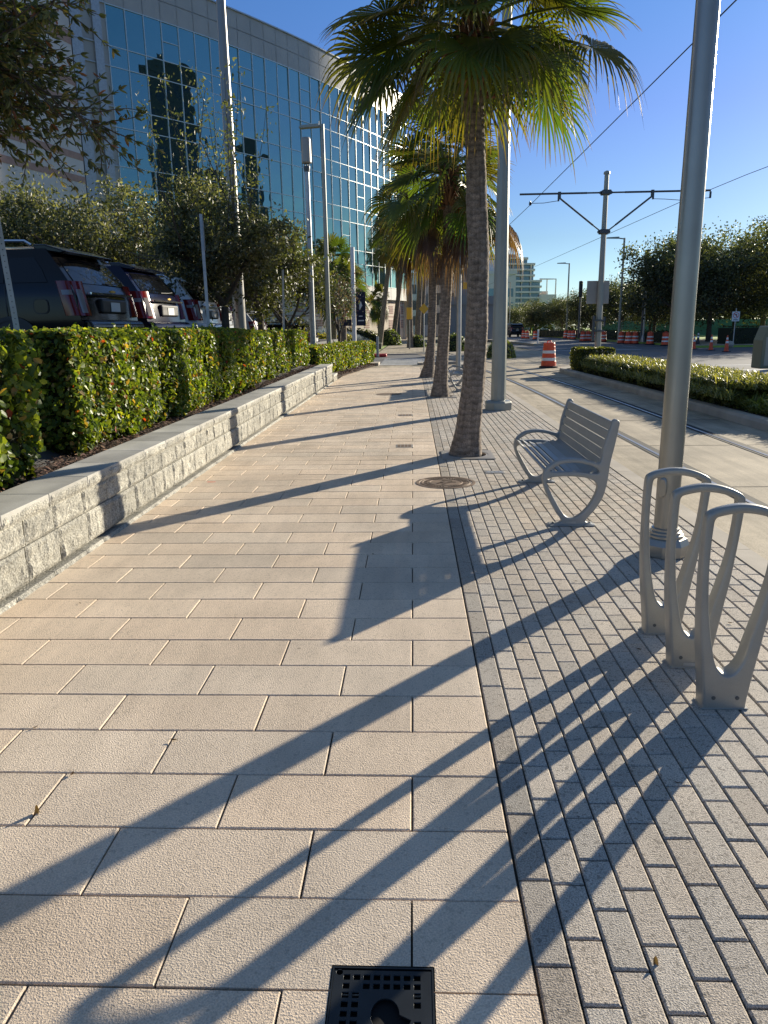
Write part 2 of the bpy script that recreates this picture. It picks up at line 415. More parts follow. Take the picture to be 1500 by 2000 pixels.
# ------------------------------------------------------------------ retaining wall of split-face block
def rough_block(mb, x, y0, y1, z0, z1, tone, seed, ny=7, nz=4, amp=.013, depth=.2):
    n=len(mb.v); gp=.0045
    ya,yb,za,zb=y0+gp,y1-gp,z0+gp*.6,z1-gp*.6
    ny=max(4,int((yb-ya)/.024)); nz=max(3,int((zb-za)/.022))
    for j in range(nz+1):
        for i in range(ny+1):
            u=i/ny; v=j/nz
            e=min(u,1-u)*(yb-ya); e2=min(v,1-v)*(zb-za); ed=min(1,min(e,e2)/.016)
            yy=ya+(yb-ya)*u; zz=za+(zb-za)*v
            h=noise.noise(V((yy*9+seed*3.1,zz*9,seed)))*amp+noise.noise(V((yy*26,zz*26+seed,seed*2)))*amp*.6+noise.noise(V((yy*60,zz*60+seed,seed)))*amp*.3
            mb.v.append((x-.012+(ed**.5)*.014+h*(.35+.65*ed), yy, zz))
    for j in range(nz):
        for i in range(ny):
            a=n+j*(ny+1)+i; mb.face([a,a+1,a+ny+2,a+ny+1],0,tone)
    # sides going back
    loop=[n+i for i in range(ny+1)]+[n+j*(ny+1)+ny for j in range(1,nz+1)]+[n+nz*(ny+1)+i for i in range(ny-1,-1,-1)]+[n+j*(ny+1) for j in range(nz-1,0,-1)]
    m0=len(mb.v)
    for q in loop:
        p=mb.v[q]; mb.v.append((x-depth,p[1],p[2]))
    k=len(loop)
    for i in range(k):
        j=(i+1)%k; mb.face([loop[j],loop[i],m0+i,m0+j],0,tone)
rw=random.Random(11)
WX=-2.475
wall=thing('retaining_wall','low grey retaining wall of rough split-face concrete blocks along the pavement','wall',(WX,12,0))
def wl(mb,name,m,**k):
    mb.v=[(p[0]-WX,p[1]-12,p[2]) for p in mb.v]; return mb.build(name,m,wall,**k)
mb=MB()
for (z0,z1,xo) in ((.29,.465,-.008),(.115,.29,0),(-.05,.058,.018)):
    y=-1.2+rw.uniform(0,.3)
    while y<23.0:
        L_=rw.choice((.46,.46,.40,.30,.46))*(1 if z0>0 else 1.1)
        y1=min(y+L_,23.05)
        c=rw.uniform(.66,1.12)
        if z0<0: rough_block(mb,WX+xo+.006,y,y1,z0,.03,(c,c,c),rw.random()*50,amp=.008)
        else: rough_block(mb,WX+xo,y,y1,z0-.06 if z0==.115 else z0,z1,(c,c*.99,c*.96),rw.random()*50)
        y=y1
o=wl(mb,'block_course',M['wallblock'],col=True,smooth=False)
mb=MB(); mb.box(WX-.30,WX-.13,-1.2,23.02,-.05,.463); wl(mb,'backing',M['joint'])
mb=MB(); mt=MB(); y=-1.3
while y<23.0:
    L_=.61; y1=min(y+L_,23.1); c=rw.uniform(.85,1.1)
    rough_block(mb,WX+.012,y,y1,.465,.557,(c,c*.99,c*.96),rw.random()*50,amp=.011,depth=.3)
    mt.box(WX-.36,WX+.008,y+.003,y1-.003,.50,.560,0,(c,c,c))
    y=y1
wl(mb,'cap_face',M['wallblock'],col=True); bevel(wl(mt,'cap_stone',M['cap'],col=True),.003,1)
# the wall's low end step
mb=MB(); mt=MB()
for k in range(3):
    rough_block(mb,WX+.02,23.1+.4*k,23.5+.4*k,-.02,.17,(.95,.94,.9),k*7.3)
    mt.box(WX-.3,WX+.03,23.102+.4*k,23.498+.4*k,.165,.225,0,(1,1,1))
wl(mb,'end_course',M['wallblock'],col=True); bevel(wl(mt,'end_cap',M['cap'],col=True),.003,1)

# bed behind the wall and raised car park
mb=MB()
bed=[]
nx_,ny_=10,120
for j in range(ny_+1):
    y=-1.5+j*(24.7/ny_)
    for i in range(nx_+1):
        x=-2.83-i*.17
        z=.50+.03*noise.noise(V((x*4,y*4,0)))+(.5*max(0,(-3.5-x))/.7 if x<-3.5 else 0)
        mb.v.append((x,y,min(z,1.0)))
for j in range(ny_):
    for i in range(nx_):
        a=j*(nx_+1)+i; mb.face([a,a+nx_+1,a+nx_+2,a+1])
tag(mb.build('planting_bed',M['mulch'],smooth=True),kind='structure')
mb=MB()
for j in range(40):
    y=23.2+j*.27
    for i in range(9):
        t=i/8; xr=-2.75+(y-23.2)*.115 if y<33 else -1.6
        x=xr-t*2.2
        mb.v.append((x,y,.02+.03*noise.noise(V((x*5,y*5,3)))+.12*min(1,t*3)+ (.85*max(0,t-.5)*2*max(0,1-(y-23.2)/9))))
for j in range(39):
    for i in range(8):
        a=j*9+i; mb.face([a,a+9,a+10,a+1])
tag(mb.build('mulch_bed',M['mulch'],smooth=True),kind='structure')
mb=MB(); mb.poly([(-4.45,-3,1.0),(-4.45,46,1.0),(-40,46,1.0),(-40,-3,1.0)][::-1]); mb.poly([(-4.45,46,1.0),(-4.0,49,0),(-40,49,0),(-40,46,1.0)][::-1])
mb.poly([(-4.45,-3,1),(-3.0,-3,.4),(-3.0,24,.4),(-4.45,24,1)]); mb.poly([(-4.45,24,1),(-4.45,46,1),(-3.9,46,0),(-3.9,24,0)])
tag(mb.build('car_park',M['lotasphalt']),kind='structure')
# mulch chips
rc=random.Random(5); mb=MB()
def chip(x,y,z,s):
    a=rc.uniform(0,2*PI); l=s*rc.uniform(.5,1.4); w_=l*rc.uniform(.2,.45); tl=rc.uniform(-.5,.5); t2=rc.uniform(-.4,.4)
    ux,uy=math.cos(a),math.sin(a); c=rc.choice((.35,.6,1,1.3,1.9)); 
    p=[]
    for (u,v) in ((-1,-1),(1,-.7),(1,.8),(-.9,1)):
        p.append((x+ux*u*l-uy*v*w_, y+uy*u*l+ux*v*w_, z+.012+tl*u*l+t2*v*w_))
    mb.poly(p,0,(c,c*rc.uniform(.85,1),c*rc.uniform(.75,1)))
for _ in range(9000):
    y=rc.uniform(1.5,23.2); x=-2.84-abs(rc.gauss(0,.28)); chip(x,y,.505+rc.random()*.02,.022)
for _ in range(2500):
    y=rc.uniform(23.3,33); xr=-2.7+(y-23.2)*.115; x=xr-rc.random()*.7; chip(x,y,.05+rc.random()*.06,.035)
tag(mb.build('wood_mulch',M['chip'],col=True),'dark brown wood mulch lying between the hedge and the wall cap','mulch',kind='stuff')

# ------------------------------------------------------------------ hedges
def leaf(mb, p, nrm, s, asp, col, fold=.25, m=0, r=R, segs=6):
    nrm=nrm.normalized()
    t=V((r.gauss(0,1),r.gauss(0,1),r.gauss(0,1))); a=(t-nrm*t.dot(nrm))
    if a.length<1e-4: a=V((1,0,0))
    a.normalize(); b=nrm.cross(a); n=len(mb.v); w_=s*asp
    up=nrm*(s*fold)
    if segs==6:
        mb.v.extend([p-a*s, p-a*s*.45+b*w_*.8+up*.6, p+a*s*.45+b*w_+up*.6, p+a*s, p+a*s*.45-b*w_+up*.6, p-a*s*.45-b*w_*.8+up*.6])
        mb.face([n,n+1,n+2,n+3],m,col); mb.face([n,n+3,n+4,n+5],m,col)
    else:
        mb.v.extend([p-a*s, p+b*w_+up*.5, p+a*s, p-b*w_+up*.5]); mb.face([n,n+1,n+2,n+3],m,col)
def hedge_col(r):
    k=r.random()
    if k<.55: c=(.07,.115,.024)
    elif k<.85: c=(.135,.18,.035)
    elif k<.935: c=(.25,.29,.045)
    elif k<.992: c=(.27,.19,.07)
    else: c=(.34,.06,.03)
    v=r.uniform(.9,1.5); return (c[0]*v,c[1]*v,c[2]*v)
def hedge(name,label,x0,x1,y0,y1,z0,z1,n,ls,seed,skew=0,mod=1,cat='hedge',colf=hedge_col,group=None,lump=.09,left=False):
    """clipped hedge: leaves round a near-black core, bulging and parting like the real one"""
    r=random.Random(seed); t=thing(name,label,cat,((x0+x1)/2,(y0+y1)/2,z0),0,group)
    ox,oy,oz=t.location
    mb=MB()
    W,Dp,Hh=x1-x0,y1-y0,z1-z0
    areas=[Dp*Hh,(Dp*W),W*Hh,W*Hh]; tot=sum([areas[0]*1.15,areas[1]*.9,areas[2],areas[3]*.5]); fs=V((-1,0,0)) if left else V((1,0,0)); fx=x0 if left else x1
    def sk(y): return skew*(y-y0)
    for _ in range(n):
        k=r.random()*tot
        if k<areas[0]*1.15: y=r.uniform(y0,y1); z=z0+Hh*r.random(); x=fx; nn=fs.copy()
        elif k<areas[0]*1.15+areas[1]*.9: y=r.uniform(y0,y1); x=r.uniform(x0,x1); z=z1; nn=V((0,0,1))
        elif k<areas[0]*1.15+areas[1]*.9+areas[2]: x=r.uniform(x0,x1); z=z0+Hh*r.random(); y=y0; nn=V((0,-1,0))
        else: x=r.uniform(x0,x1); z=z0+Hh*r.random(); y=y1; nn=V((0,1,0))
        l1=noise.noise(V((x*1.3,y*1.6,z*1.1+seed))); l2=noise.noise(V((x*5,y*5,z*5+seed)))
        off=lump*l1*1.4+.05*l2-abs(r.gauss(0,.085))+.035
        if nn.z>.5: off=off*.35
        # rounded corners
        ex=min(1,(x1-x)/.12) if nn.z>.5 else 1
        ez=min(1,(z1-z)/.15)
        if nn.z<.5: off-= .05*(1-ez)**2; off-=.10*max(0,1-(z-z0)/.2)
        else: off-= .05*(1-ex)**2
        p=V((x+sk(y),y,z))+nn*off
        dn=(nn*r.uniform(.1,1.)+V((r.gauss(0,.55),r.gauss(0,.55),r.gauss(.25,.55))))
        if dn.length<.05: dn=nn
        s=ls*r.uniform(.6,1.25)
        c=colf(r)
        dd=max(.22,min(1,1+off*5.5)); c=tuple(q*dd for q in c)  # deeper leaves painted darker: shade in the gaps put into colour
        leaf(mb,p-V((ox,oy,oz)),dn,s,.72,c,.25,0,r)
    # stray shoots
    for _ in range(int(Dp*9)):
        y=r.uniform(y0,y1); top=r.random()<.5
        p=V((fx+sk(y)-fs.x*(r.random()*W if top else 0),y,z1 if top else r.uniform(z0+.1,z1)))
        dr=V((fs.x*r.gauss(.3 if not top else 0,.4),r.gauss(0,.4),1 if top else .5)).normalized(); L_=r.uniform(.04,.11)
        for q in range(5):
            leaf(mb,p+dr*L_*(q/4)-V((ox,oy,oz)),V((r.gauss(0,1),r.gauss(0,1),r.gauss(0,1))),ls*.8,.7,hedge_col(r) if colf is hedge_col else colf(r),.25,0,r)
    mb.build('foliage',M['hedgeleaf'],t,col=True)
    # near-black filler core: the shade inside is put into its colour
    cb=MB(); ins=.13
    NX,NY,NZ=4,max(4,int(Dp/.35)),5
    def P(u,v,q): 
        x=x0+ins+(W-2*ins)*u; y=y0+ins+(Dp-2*ins)*v; z=z0+.02+(Hh-ins-.02)*q
        e=.05*noise.noise(V((x*3,y*3,z*3)))
        return (x+sk(y)+e-ox,y+e-oy,z+e*.6-oz)
    def grid(fn,na,nb):
        n=len(cb.v)
        for j in range(nb+1):
            for i in range(na+1): cb.v.append(fn(i/na,j/nb))
        for j in range(nb):
            for i in range(na): a=n+j*(na+1)+i; cb.face([a,a+1,a+na+2,a+na+1])
    grid(lambda a,b:P(1,a,b),NY,NZ); grid(lambda a,b:P(0,a,b),NY,NZ); grid(lambda a,b:P(b,a,1),NY,NX)
    grid(lambda a,b:P(a,0,b),NX,NZ); grid(lambda a,b:P(a,1,b),NX,NZ)
    cb.build('dark_core',M['core'],t)
    return t
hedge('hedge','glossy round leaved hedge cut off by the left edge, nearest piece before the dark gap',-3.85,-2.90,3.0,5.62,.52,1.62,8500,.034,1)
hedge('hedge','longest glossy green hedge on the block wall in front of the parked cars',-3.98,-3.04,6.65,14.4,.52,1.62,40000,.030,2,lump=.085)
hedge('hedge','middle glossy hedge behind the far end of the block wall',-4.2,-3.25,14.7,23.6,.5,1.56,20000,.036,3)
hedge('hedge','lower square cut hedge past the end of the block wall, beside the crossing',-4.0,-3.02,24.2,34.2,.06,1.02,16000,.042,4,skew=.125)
# ------------------------------------------------------------------ street furniture
def catmull(pts, sub=4, closed=True):
    n=len(pts); out=[]
    for i in range(n if closed else n-1):
        p0,p1,p2,p3=[V((*pts[(i+k)%n],0)) if closed else V((*pts[min(max(i+k,0),n-1)],0)) for k in (-1,0,1,2)]
        for s in range(sub):
            t=s/sub
            q=.5*((2*p1)+(-p0+p2)*t+(2*p0-5*p1+4*p2-p3)*t*t+(-p0+3*p1-3*p2+p3)*t**3)
            out.append((q.x,q.y))
    if not closed: out.append(tuple(pts[-1]))
    return out
def plate(name, loops, th, bev, m, parent, y=0, sub=4, smooth=True, bres=2):
    cu=bpy.data.curves.new('tmp','CURVE'); cu.dimensions='2D'; cu.fill_mode='BOTH'; cu.extrude=max(.0005,th/2-bev); cu.bevel_depth=bev; cu.bevel_resolution=bres
    cu.offset=-bev
    for lp in loops:
        pts=catmull(lp,sub) if sub>1 else lp
        s=cu.splines.new('POLY'); s.points.add(len(pts)-1)
        for q,p in zip(s.points,pts): q.co=(p[0],p[1],0,1)
        s.use_cyclic_u=True
    tmp=bpy.data.objects.new('tmp',cu); COL.objects.link(tmp)
    bpy.context.view_layer.update()
    dg=bpy.context.evaluated_depsgraph_get()
    me=bpy.data.meshes.new_from_object(tmp.evaluated_get(dg)); me.name=name
    bpy.data.objects.remove(tmp); 
    for v in me.vertices: v.co=V((v.co.x, y+v.co.z, v.co.y))
    me.materials.clear(); me.materials.append(m)
    o=bpy.data.objects.new(name,me); COL.objects.link(o); o.parent=parent
    bm=bmesh.new(); bm.from_mesh(me); bmesh.ops.remove_doubles(bm,verts=bm.verts,dist=.0002); bmesh.ops.recalc_face_normals(bm,faces=bm.faces); bm.to_mesh(me); bm.free()
    if smooth:
        me.polygons.foreach_set('use_smooth',[True]*len(me.polygons))
        o.modifiers.new('w','EDGE_SPLIT').split_angle=math.radians(40)
    return o

def make_bench(label, loc, group):
    X0=1.34
    t=thing('park_bench',label,'bench',loc,0,group)
    outer=[(1.145,.012),(1.19,.02),(1.225,.03),(1.222,.055),(1.185,.103),(1.148,.166),(1.112,.236),(1.082,.306),(1.062,.375),(1.064,.437),(1.095,.491),(1.160,.539),(1.226,.558),(1.305,.564),(1.399,.552),(1.479,.531),(1.515,.525),(1.530,.56),(1.542,.657),(1.563,.737),(1.588,.817),(1.605,.866),(1.632,.879),(1.658,.856),(1.654,.806),(1.632,.670),(1.604,.522),(1.591,.385),(1.562,.247),(1.501,.135),(1.432,.05),(1.432,.03),(1.455,.02),(1.485,.012)]
    outer=outer[:-1]+[(1.485,.012),(1.485,.0),(1.145,.0)]
    h1=[(1.093,.382),(1.152,.409),(1.299,.415),(1.433,.397),(1.502,.351),(1.500,.276),(1.445,.164),(1.368,.083),(1.302,.063),(1.246,.095),(1.174,.208),(1.115,.319)]
    h2=[(1.120,.462),(1.149,.487),(1.207,.518),(1.307,.531),(1.427,.512),(1.502,.475),(1.516,.442),(1.471,.438),(1.310,.457),(1.18,.452)]
    sh=lambda l:[(x-X0,z) for x,z in l]
    for y in (0,1.77):
        fr=plate('end_frame',[sh(outer),sh(h1),sh(h2)],.062,.010,M['benchgrey'],t,y)
        mb=MB(); mb.box(1.13-X0,1.50-X0,y-.06,y+.06,.001,.010); bevel(mb.build('foot_plate',M['benchgrey'],fr),.003,1)
        for x in (1.165-X0,1.465-X0):
            mb=MB(); mb.lathe([(.016,.010),(.016,.014),(.010,.015),(.010,.024),(.004,.028)],8,0,(1,1,1),x,y)
            mb.build('bolt',M['darkmetal'],fr)
    # seat boards, slightly dished, and back boards leaning
    mb=MB()
    for i in range(7):
        u=i/6; x=1.105+.40*u; z=.445-.018*math.sin(u*PI)+.002; a=math.cos(u*PI)*.03
        w_=.0305
        mb.prism([(x-X0-w_,z+a*.6-.014),(x-X0+w_,z-a*.6-.014),(x-X0+w_,z-a*.6+.006),(x-X0-w_,z+a*.6+.006)],.02,1.75)
    bevel(fix_normals(mb.build('seat',M['benchgrey'],t)),.004,2)
    mb=MB()
    for i in range(5):
        u=(i+.5)/5; z=.475+.385*u; x=1.535+.085*u**1.3; hz=.0353; sl=.22
        mb.prism([(x-X0-.011-sl*hz,z-hz),(x-X0+.011-sl*hz,z-hz),(x-X0+.011+sl*hz,z+hz),(x-X0-.011+sl*hz,z+hz)],.02,1.75)
    bevel(fix_normals(mb.build('backrest',M['benchgrey'],t)),.006,2)
    mb=MB(); mb.box(1.27-X0,1.345-X0,-.0335,-.0315,.018,.034); mb.build('maker_plate',M['galv'],t)
    return t
b1=make_bench('grey slatted metal bench with looped arms in the foreground, near the first palm',(1.34,6.03,0),'grey metal benches')
b2=copy_tree(b1); b2.location=(1.22,19.3,0); b2['label']='far grey slatted bench half hidden behind the palm trunks'

# bicycle racks
def make_rack(label, loc):
    t=thing('bike_rack',label,'bike rack',loc,0,'grey bicycle racks')
    out=[(1.25,0),(1.242,.03),(1.234,.105),(1.212,.297),(1.198,.482),(1.193,.669),(1.193,.80),(1.198,.852),(1.215,.872),(1.26,.890),(1.33,.902),(1.40,.897),(1.47,.876),(1.515,.85),(1.526,.82),(1.521,.74),(1.508,.60),(1.488,.43),(1.466,.298),(1.444,.150),(1.428,.03),(1.42,0)]
    hol=[(1.228,.80),(1.234,.842),(1.262,.855),(1.328,.866),(1.404,.860),(1.474,.838),(1.489,.812),(1.486,.70),(1.473,.568),(1.445,.432),(1.416,.313),(1.398,.23),(1.372,.180),(1.343,.160),(1.312,.168),(1.281,.214),(1.257,.32),(1.238,.44),(1.226,.603),(1.225,.72)]
    X0=1.335
    sh=lambda l:[(x-X0,z) for x,z in l]
    fr=plate('frame',[sh(out),sh(hol)],.082,.014,M['castgrey'],t,0,bres=3)
    # uprights thicken toward the foot and the middle is dished
    for v in fr.data.vertices:
        k=1.0-.40*max(0,min(1,(v.co.z-.35)/.45)); v.co.y*=k*(1.10 if v.co.z<.3 else 1)
        if v.co.z<.05: v.co.z-=.013
    mb=MB(); mb.box(1.236-X0,1.436-X0,-.05,.05,.001,.007); bevel(mb.build('foot_plate',M['castgrey'],t),.002,1)
    for x in (1.285-X0,1.385-X0):
        mb=MB(); n=0
        for r_,yy in ((.009,-.0455),(.009,-.0475),(.004,-.0478)):
            for k in range(10): a=2*PI*k/10; mb.v.append((x+r_*math.cos(a),yy,.055+r_*math.sin(a)))
        for i in range(2):
            for k in range(10):
                j=(k+1)%10; mb.face([n+i*10+k,n+i*10+j,n+i*10+10+j,n+i*10+10+k])
        mb.face([n+20+k for k in range(10)])
        mb.build('bolt',M['darkmetal'],t)
    return t
r1=make_rack('nearest of three curved grey bicycle racks, its foot standing free of the others',(1.335,2.99,0))
r2=copy_tree(r1); r2.location=(1.335,3.39,0); r2['label']='middle one of the three curved grey bicycle racks'
r3=copy_tree(r1); r3.location=(1.335,3.79,0); r3['label']='farthest of three curved grey bicycle racks, right before the pole base'
mb=MB(); mb.box(-.035,.045,-.0485,-.0455,.012,.028); mb.build('maker_plate',M['galv'],r2)

# poles
def round_pole(name,label,cat,loc,r0,r1,h,m,seg=24,lean=(0,0),group=None):
    t=thing(name,label,cat,loc,0,group)
    mb=MB(); mb.tube([(lean[0]*h*k,lean[1]*h*k,h*k+.02) for k in (0,.25,.5,.75,1)],[r0+(r1-r0)*k for k in (0,.25,.5,.75,1)],seg)
    o=mb.build('shaft',m,t,smooth=True); o.modifiers.new('e','EDGE_SPLIT').split_angle=math.radians(50)
    return t
pa=round_pole('light_pole','round brushed metal pole on an octagonal base, close behind the bicycle racks','pole',(1.815,5.22,0),.083,.052,9,M['alu'],40)
mb=MB(); mb.lathe([(.165,.0),(.17,.004),(.17,.085),(.150,.128),(.128,.135)],8,0,(1,1,1),0,0,PI/8)
bevel(mb.build('base_cover',M['alu'],pa),.008,2)
mb=MB(); mb.lathe([(.125,.132),(.125,.150),(.112,.158),(.112,.172),(.098,.180),(.098,.196),(.084,.200)],32); bevel(mb.build('collar',M['alu'],pa,smooth=False),.002,1)
mb=MB()
n=20; vs=[]
for yy,s in ((0,1),(-.012,1),(-.018,.82)):
    for k in range(n):
        a=2*PI*k/n; vs.append((.030*s*math.copysign(abs(math.cos(a))**.7,math.cos(a)),yy,.072*s*math.copysign(abs(math.sin(a))**.8,math.sin(a))))
mb.v=vs
for i in range(2):
    for k in range(n): j=(k+1)%n; mb.face([i*n+k,i*n+j,(i+1)*n+j,(i+1)*n+k])
mb.face([2*n+k for k in range(n)])
hh=mb.build('handhole_cover',M['alu'],pa,loc=(-.057,-.052,.50),rot=(0,0,-.75))
pb=thing('light_pole','thick grey green tapering pole with a square base just behind the first palm','pole',(1.70,14.95,0))
mb=MB(); mb.lathe([(.150,.18),(.145,1.2),(.128,3.0),(.108,5.0),(.085,7.5),(.07,9.5)],12,0,(1,1,1),0,0,PI/12); mb.build('shaft',M['pole'],pb,smooth=False)
mb=MB(); mb.lathe([(.27,0),(.275,.005),(.275,.14),(.25,.175),(.16,.19)],8,0,(1,1,1),0,0,PI/8); bevel(mb.build('base_cover',M['pole'],pb),.01,2)
pc=round_pole('light_pole','slim grey pole standing beside the far bench','pole',(1.52,25.2,0),.085,.05,6.5,M['galv'],16)

def bulk_pole(name,label,cat,loc,r0,r1,h,m,**k): return round_pole(name,label,cat,loc,r0,r1,h,m,16,**k)
p1=bulk_pole('light_pole','tall tapering pale grey pole rising through the young oak','pole',(-4.90,21.5,.9),.185,.085,13,M['paleshaft'])
p2=bulk_pole('antenna_pole','grey pole topped by a round antenna canister','antenna pole',(-3.95,30,-.15),.12,.085,7.6,M['galv'])
mb=MB(); mb.lathe([(.10,7.5),(.12,7.62),(.12,7.7)],12); 
for k in range(5): 
    a=k*2*PI/5; mb.tube([(.07*math.cos(a),.07*math.sin(a),7.6),(.09*math.cos(a),.09*math.sin(a),7.85)],.02,6)
mb.build('cable_mount',M['darkmetal'],p2)
mb=MB(); mb.lathe([(.17,7.8),(.185,7.84),(.175,8.62),(.15,8.68)],20); mb.build('antenna_canister',M['seatback'],p2,smooth=False)
p3=bulk_pole('street_lamp','grey street lamp with a flat head, left of the far pavement','street lamp',(-3.45,31.2,.0),.105,.07,9.25,M['pole'])
mb=MB(); mb.tube([(0,0,9.2),(-.2,0,9.2)],.05,10); mb.prism([(-.12,9.17),(-.85,9.13),(-.9,9.16),(-.85,9.22),(-.15,9.27)],-.14,.14); mb.build('lamp_head',M['pole'],p3)
mb=MB(); mb.box(-.14,-.12,-.02,.02,9.25,9.38); mb.build('photocell',M['pole'],p3)

# square perforated sign posts
def sign_post(label,loc,h,lean=(0,0),sign=None,rz=.3):
    t=thing('sign_post',label,'sign post',loc,rz)
    mb=MB(); s=.025
    q=[(-s,-s),(s,-s),(s,s),(-s,s)]
    n0=0
    for z in (0,h):
        for a,b in q: mb.v.append((a+lean[0]*z,b+lean[1]*z,z))
    for i in range(4):
        j=(i+1)%4; mb.face([i,j,4+j,4+i])
    mb.face([4,5,6,7])
    z=.05
    while z<h-.03:
        for (a,b,c_,d_) in ((1,0,0,1),(0,-1,1,0)):
            cx_=a*(s+.0008)+lean[0]*z; cy_=b*(s+.0008)+lean[1]*z
            pts=[]
            for k in range(6):
                t_=2*PI*k/6; u=.0055*math.cos(t_); v=.0055*math.sin(t_)
                pts.append((cx_+c_*u,cy_+d_*u,z+v))
            mb.poly(pts,1)
        z+=.05
    mb.build('post',[M['galv'],M['black']],t)
    if sign:
        w_,h_,zc=sign
        mb=MB(); mb.box(-w_/2+lean[0]*zc,w_/2+lean[0]*zc,-.034+lean[1]*zc,-.031+lean[1]*zc,zc-h_/2,zc+h_/2); bevel(mb.build('sign_panel',M['seatback'],t),.001,1)
    return t
sign_post('perforated steel post rising from the hedge at the left edge',(-3.64,6.95,.95),2.4,(-.045,0),None,.5)
sign_post('leaning steel post with a sign seen edge on, in front of the white car',(-3.48,12.9,.95),2.55,(.06,.0),(.30,.46,2.2),1.86)
sign_post('thin steel post under the young oak beyond the parked cars',(-3.6,21,.6),2.6,(.03,0),None,.4)

# covers in the pavement
t=thing('manhole_cover','round rusty cast iron manhole cover set in the pavement','manhole cover',(.345,7.79,0))
mb=MB(); mb.lathe([(.318,-.01),(.318,.004),(.285,.004),(.283,-.001),(.272,-.001),(.270,.003),(.262,.003)],56,cap=False); mb.build('frame_ring',M['castiron'],t,smooth=False)
mb=MB(); mb.lathe([(.260,.002),(.258,.005),(.245,.005),(.243,.002),(.180,.002),(.178,.005),(.168,.005),(.166,.002),(.001,.002)],56,cap=False)
for k in range(44):
    if k%11 in (0,): continue
    a=2*PI*k/44; c_,s_=math.cos(a),math.sin(a)
    q=[]
    h_=.016; w_=.008
    for (u,v) in ((-1,-1),(1,-1),(1,1),(-1,1)): q.append((c_*(.212+v*h_)-s_*u*w_, s_*(.212+v*h_)+c_*u*w_))
    n=len(mb.v)
    mb.v.extend([(x,y,.002) for x,y in q]+[(x,y,.006) for x,y in q])
    for f in ((4,5,6,7),(0,1,5,4),(1,2,6,5),(2,3,7,6),(3,0,4,7)): mb.face([n+i for i in f])
rm=random.Random(9)
for k in range(40):
    a=rm.uniform(0,2*PI); d_=rm.uniform(0,.11)*1.0; x,y=d_*math.cos(a)*1.1,d_*math.sin(a)*.9; s_=rm.uniform(.008,.02)
    mb.box(x-s_,x+s_,y-s_*.6,y+s_*.6,.002,.0045+rm.random()*.003)
mb.build('lid',M['castiron'],t)
def util(label,loc,w_,h_):
    t=thing('utility_cover',label,'utility cover',loc,0,'small utility covers in the pavement')
    mb=MB(); mb.box(-w_/2,w_/2,-h_/2,h_/2,-.01,.004); bevel(mb.build('frame',M['seatback'],t),.003,1)
    mb=MB()
    for i in range(4): mb.box(-w_/2+.02+i*(w_-.04)/4,-w_/2+.01+(i+1)*(w_-.04)/4,-h_/2+.03,h_/2-.03,.004,.0055)
    mb.build('lid',M['castiron'] if h_>.2 else M['galv'],t)
util('small grey utility cover in the beige slabs in front of the first palm',(-.12,10.33,0),.24,.26)
util('small utility cover in the beige slabs near the second palm',(-.14,14.1,0),.28,.26)
util('small pale utility plate between the first palm and the bench',(.93,8.35,0),.22,.14)
t=thing('utility_cover','oval dark cover plate in the slabs near the far end of the block wall','utility cover',(-.6,18.7,0))
mb=MB(); mb.lathe([(.33,.001),(.33,.004),(.28,.004),(.27,.002),(.001,.002)],32,cap=False); mb.build('lid',M['castiron'],t)

# square drain plate at the bottom of the picture
t=thing('drain_cover','square black metal drain cover with small square holes at the bottom edge','drain cover',(-.085,1.4475,0))
S=.126
loops=[[(-S,-S),(S,-S),(S,S),(-S,S)]]
pit=[]
xs=[-.092+.0258*i for i in range(8)]; ys_=[.105-.0262*i for i in range(8)]
skip={(0,1),(1,1)}
for j,yy in enumerate(ys_):
    for i,xx in enumerate(xs):
        if j==1 and i==1: continue
        if 2<=j<=6 and 2<=i<=6: continue
        if j==4 and i==7: continue
        h_=.0085; loops.append([(xx-h_,yy-h_),(xx+h_,yy-h_),(xx+h_,yy+h_),(xx-h_,yy+h_)])
loops.append([(.035*math.cos(a)+.01+ (.03 if math.cos(a)>0 and math.sin(a)<0 else 0),.045*math.sin(a)-.0) for a in [2*PI*k/20 for k in range(20)]])
loops.append([(.0085*math.cos(a)-.112,.0085*math.sin(a)+.119) for a in [2*PI*k/10 for k in range(10)]])
o=plate('perforated_plate',loops,.008,.0006,M['blackplate'],t,0,sub=1,smooth=False,bres=0)
for v in o.data.vertices: v.co=V((v.co.x,v.co.z,v.co.y-.003))
fix_normals(o)
mb=MB(); 
for a in ((-.131,.131,.131,.136),(-.131,.131,-.136,-.131),(-.131,-.1265,-.131,.131),(.1265,.131,-.131,.131)): mb.box(*a,-.013,.0022)
mb.build('frame',M['blackplate'],t)
mb=MB(); mb.box(-.129,.129,-.135,.135,-.030,-.0125); mb.build('pit_floor',M['pit'],t)

mb=MB(); mb.poly([(-.05,-.012,0),(.01,-.02,0),(.05,-.006,0),(.045,.014,0),(-.01,.01,0),(-.045,.02,0)]); o=mb.build('paint_mark',M['orange'],loc=(-2.22,7.9,.0012)); tag(o,'small faded orange survey paint mark on the beige slabs near the wall','paint mark')
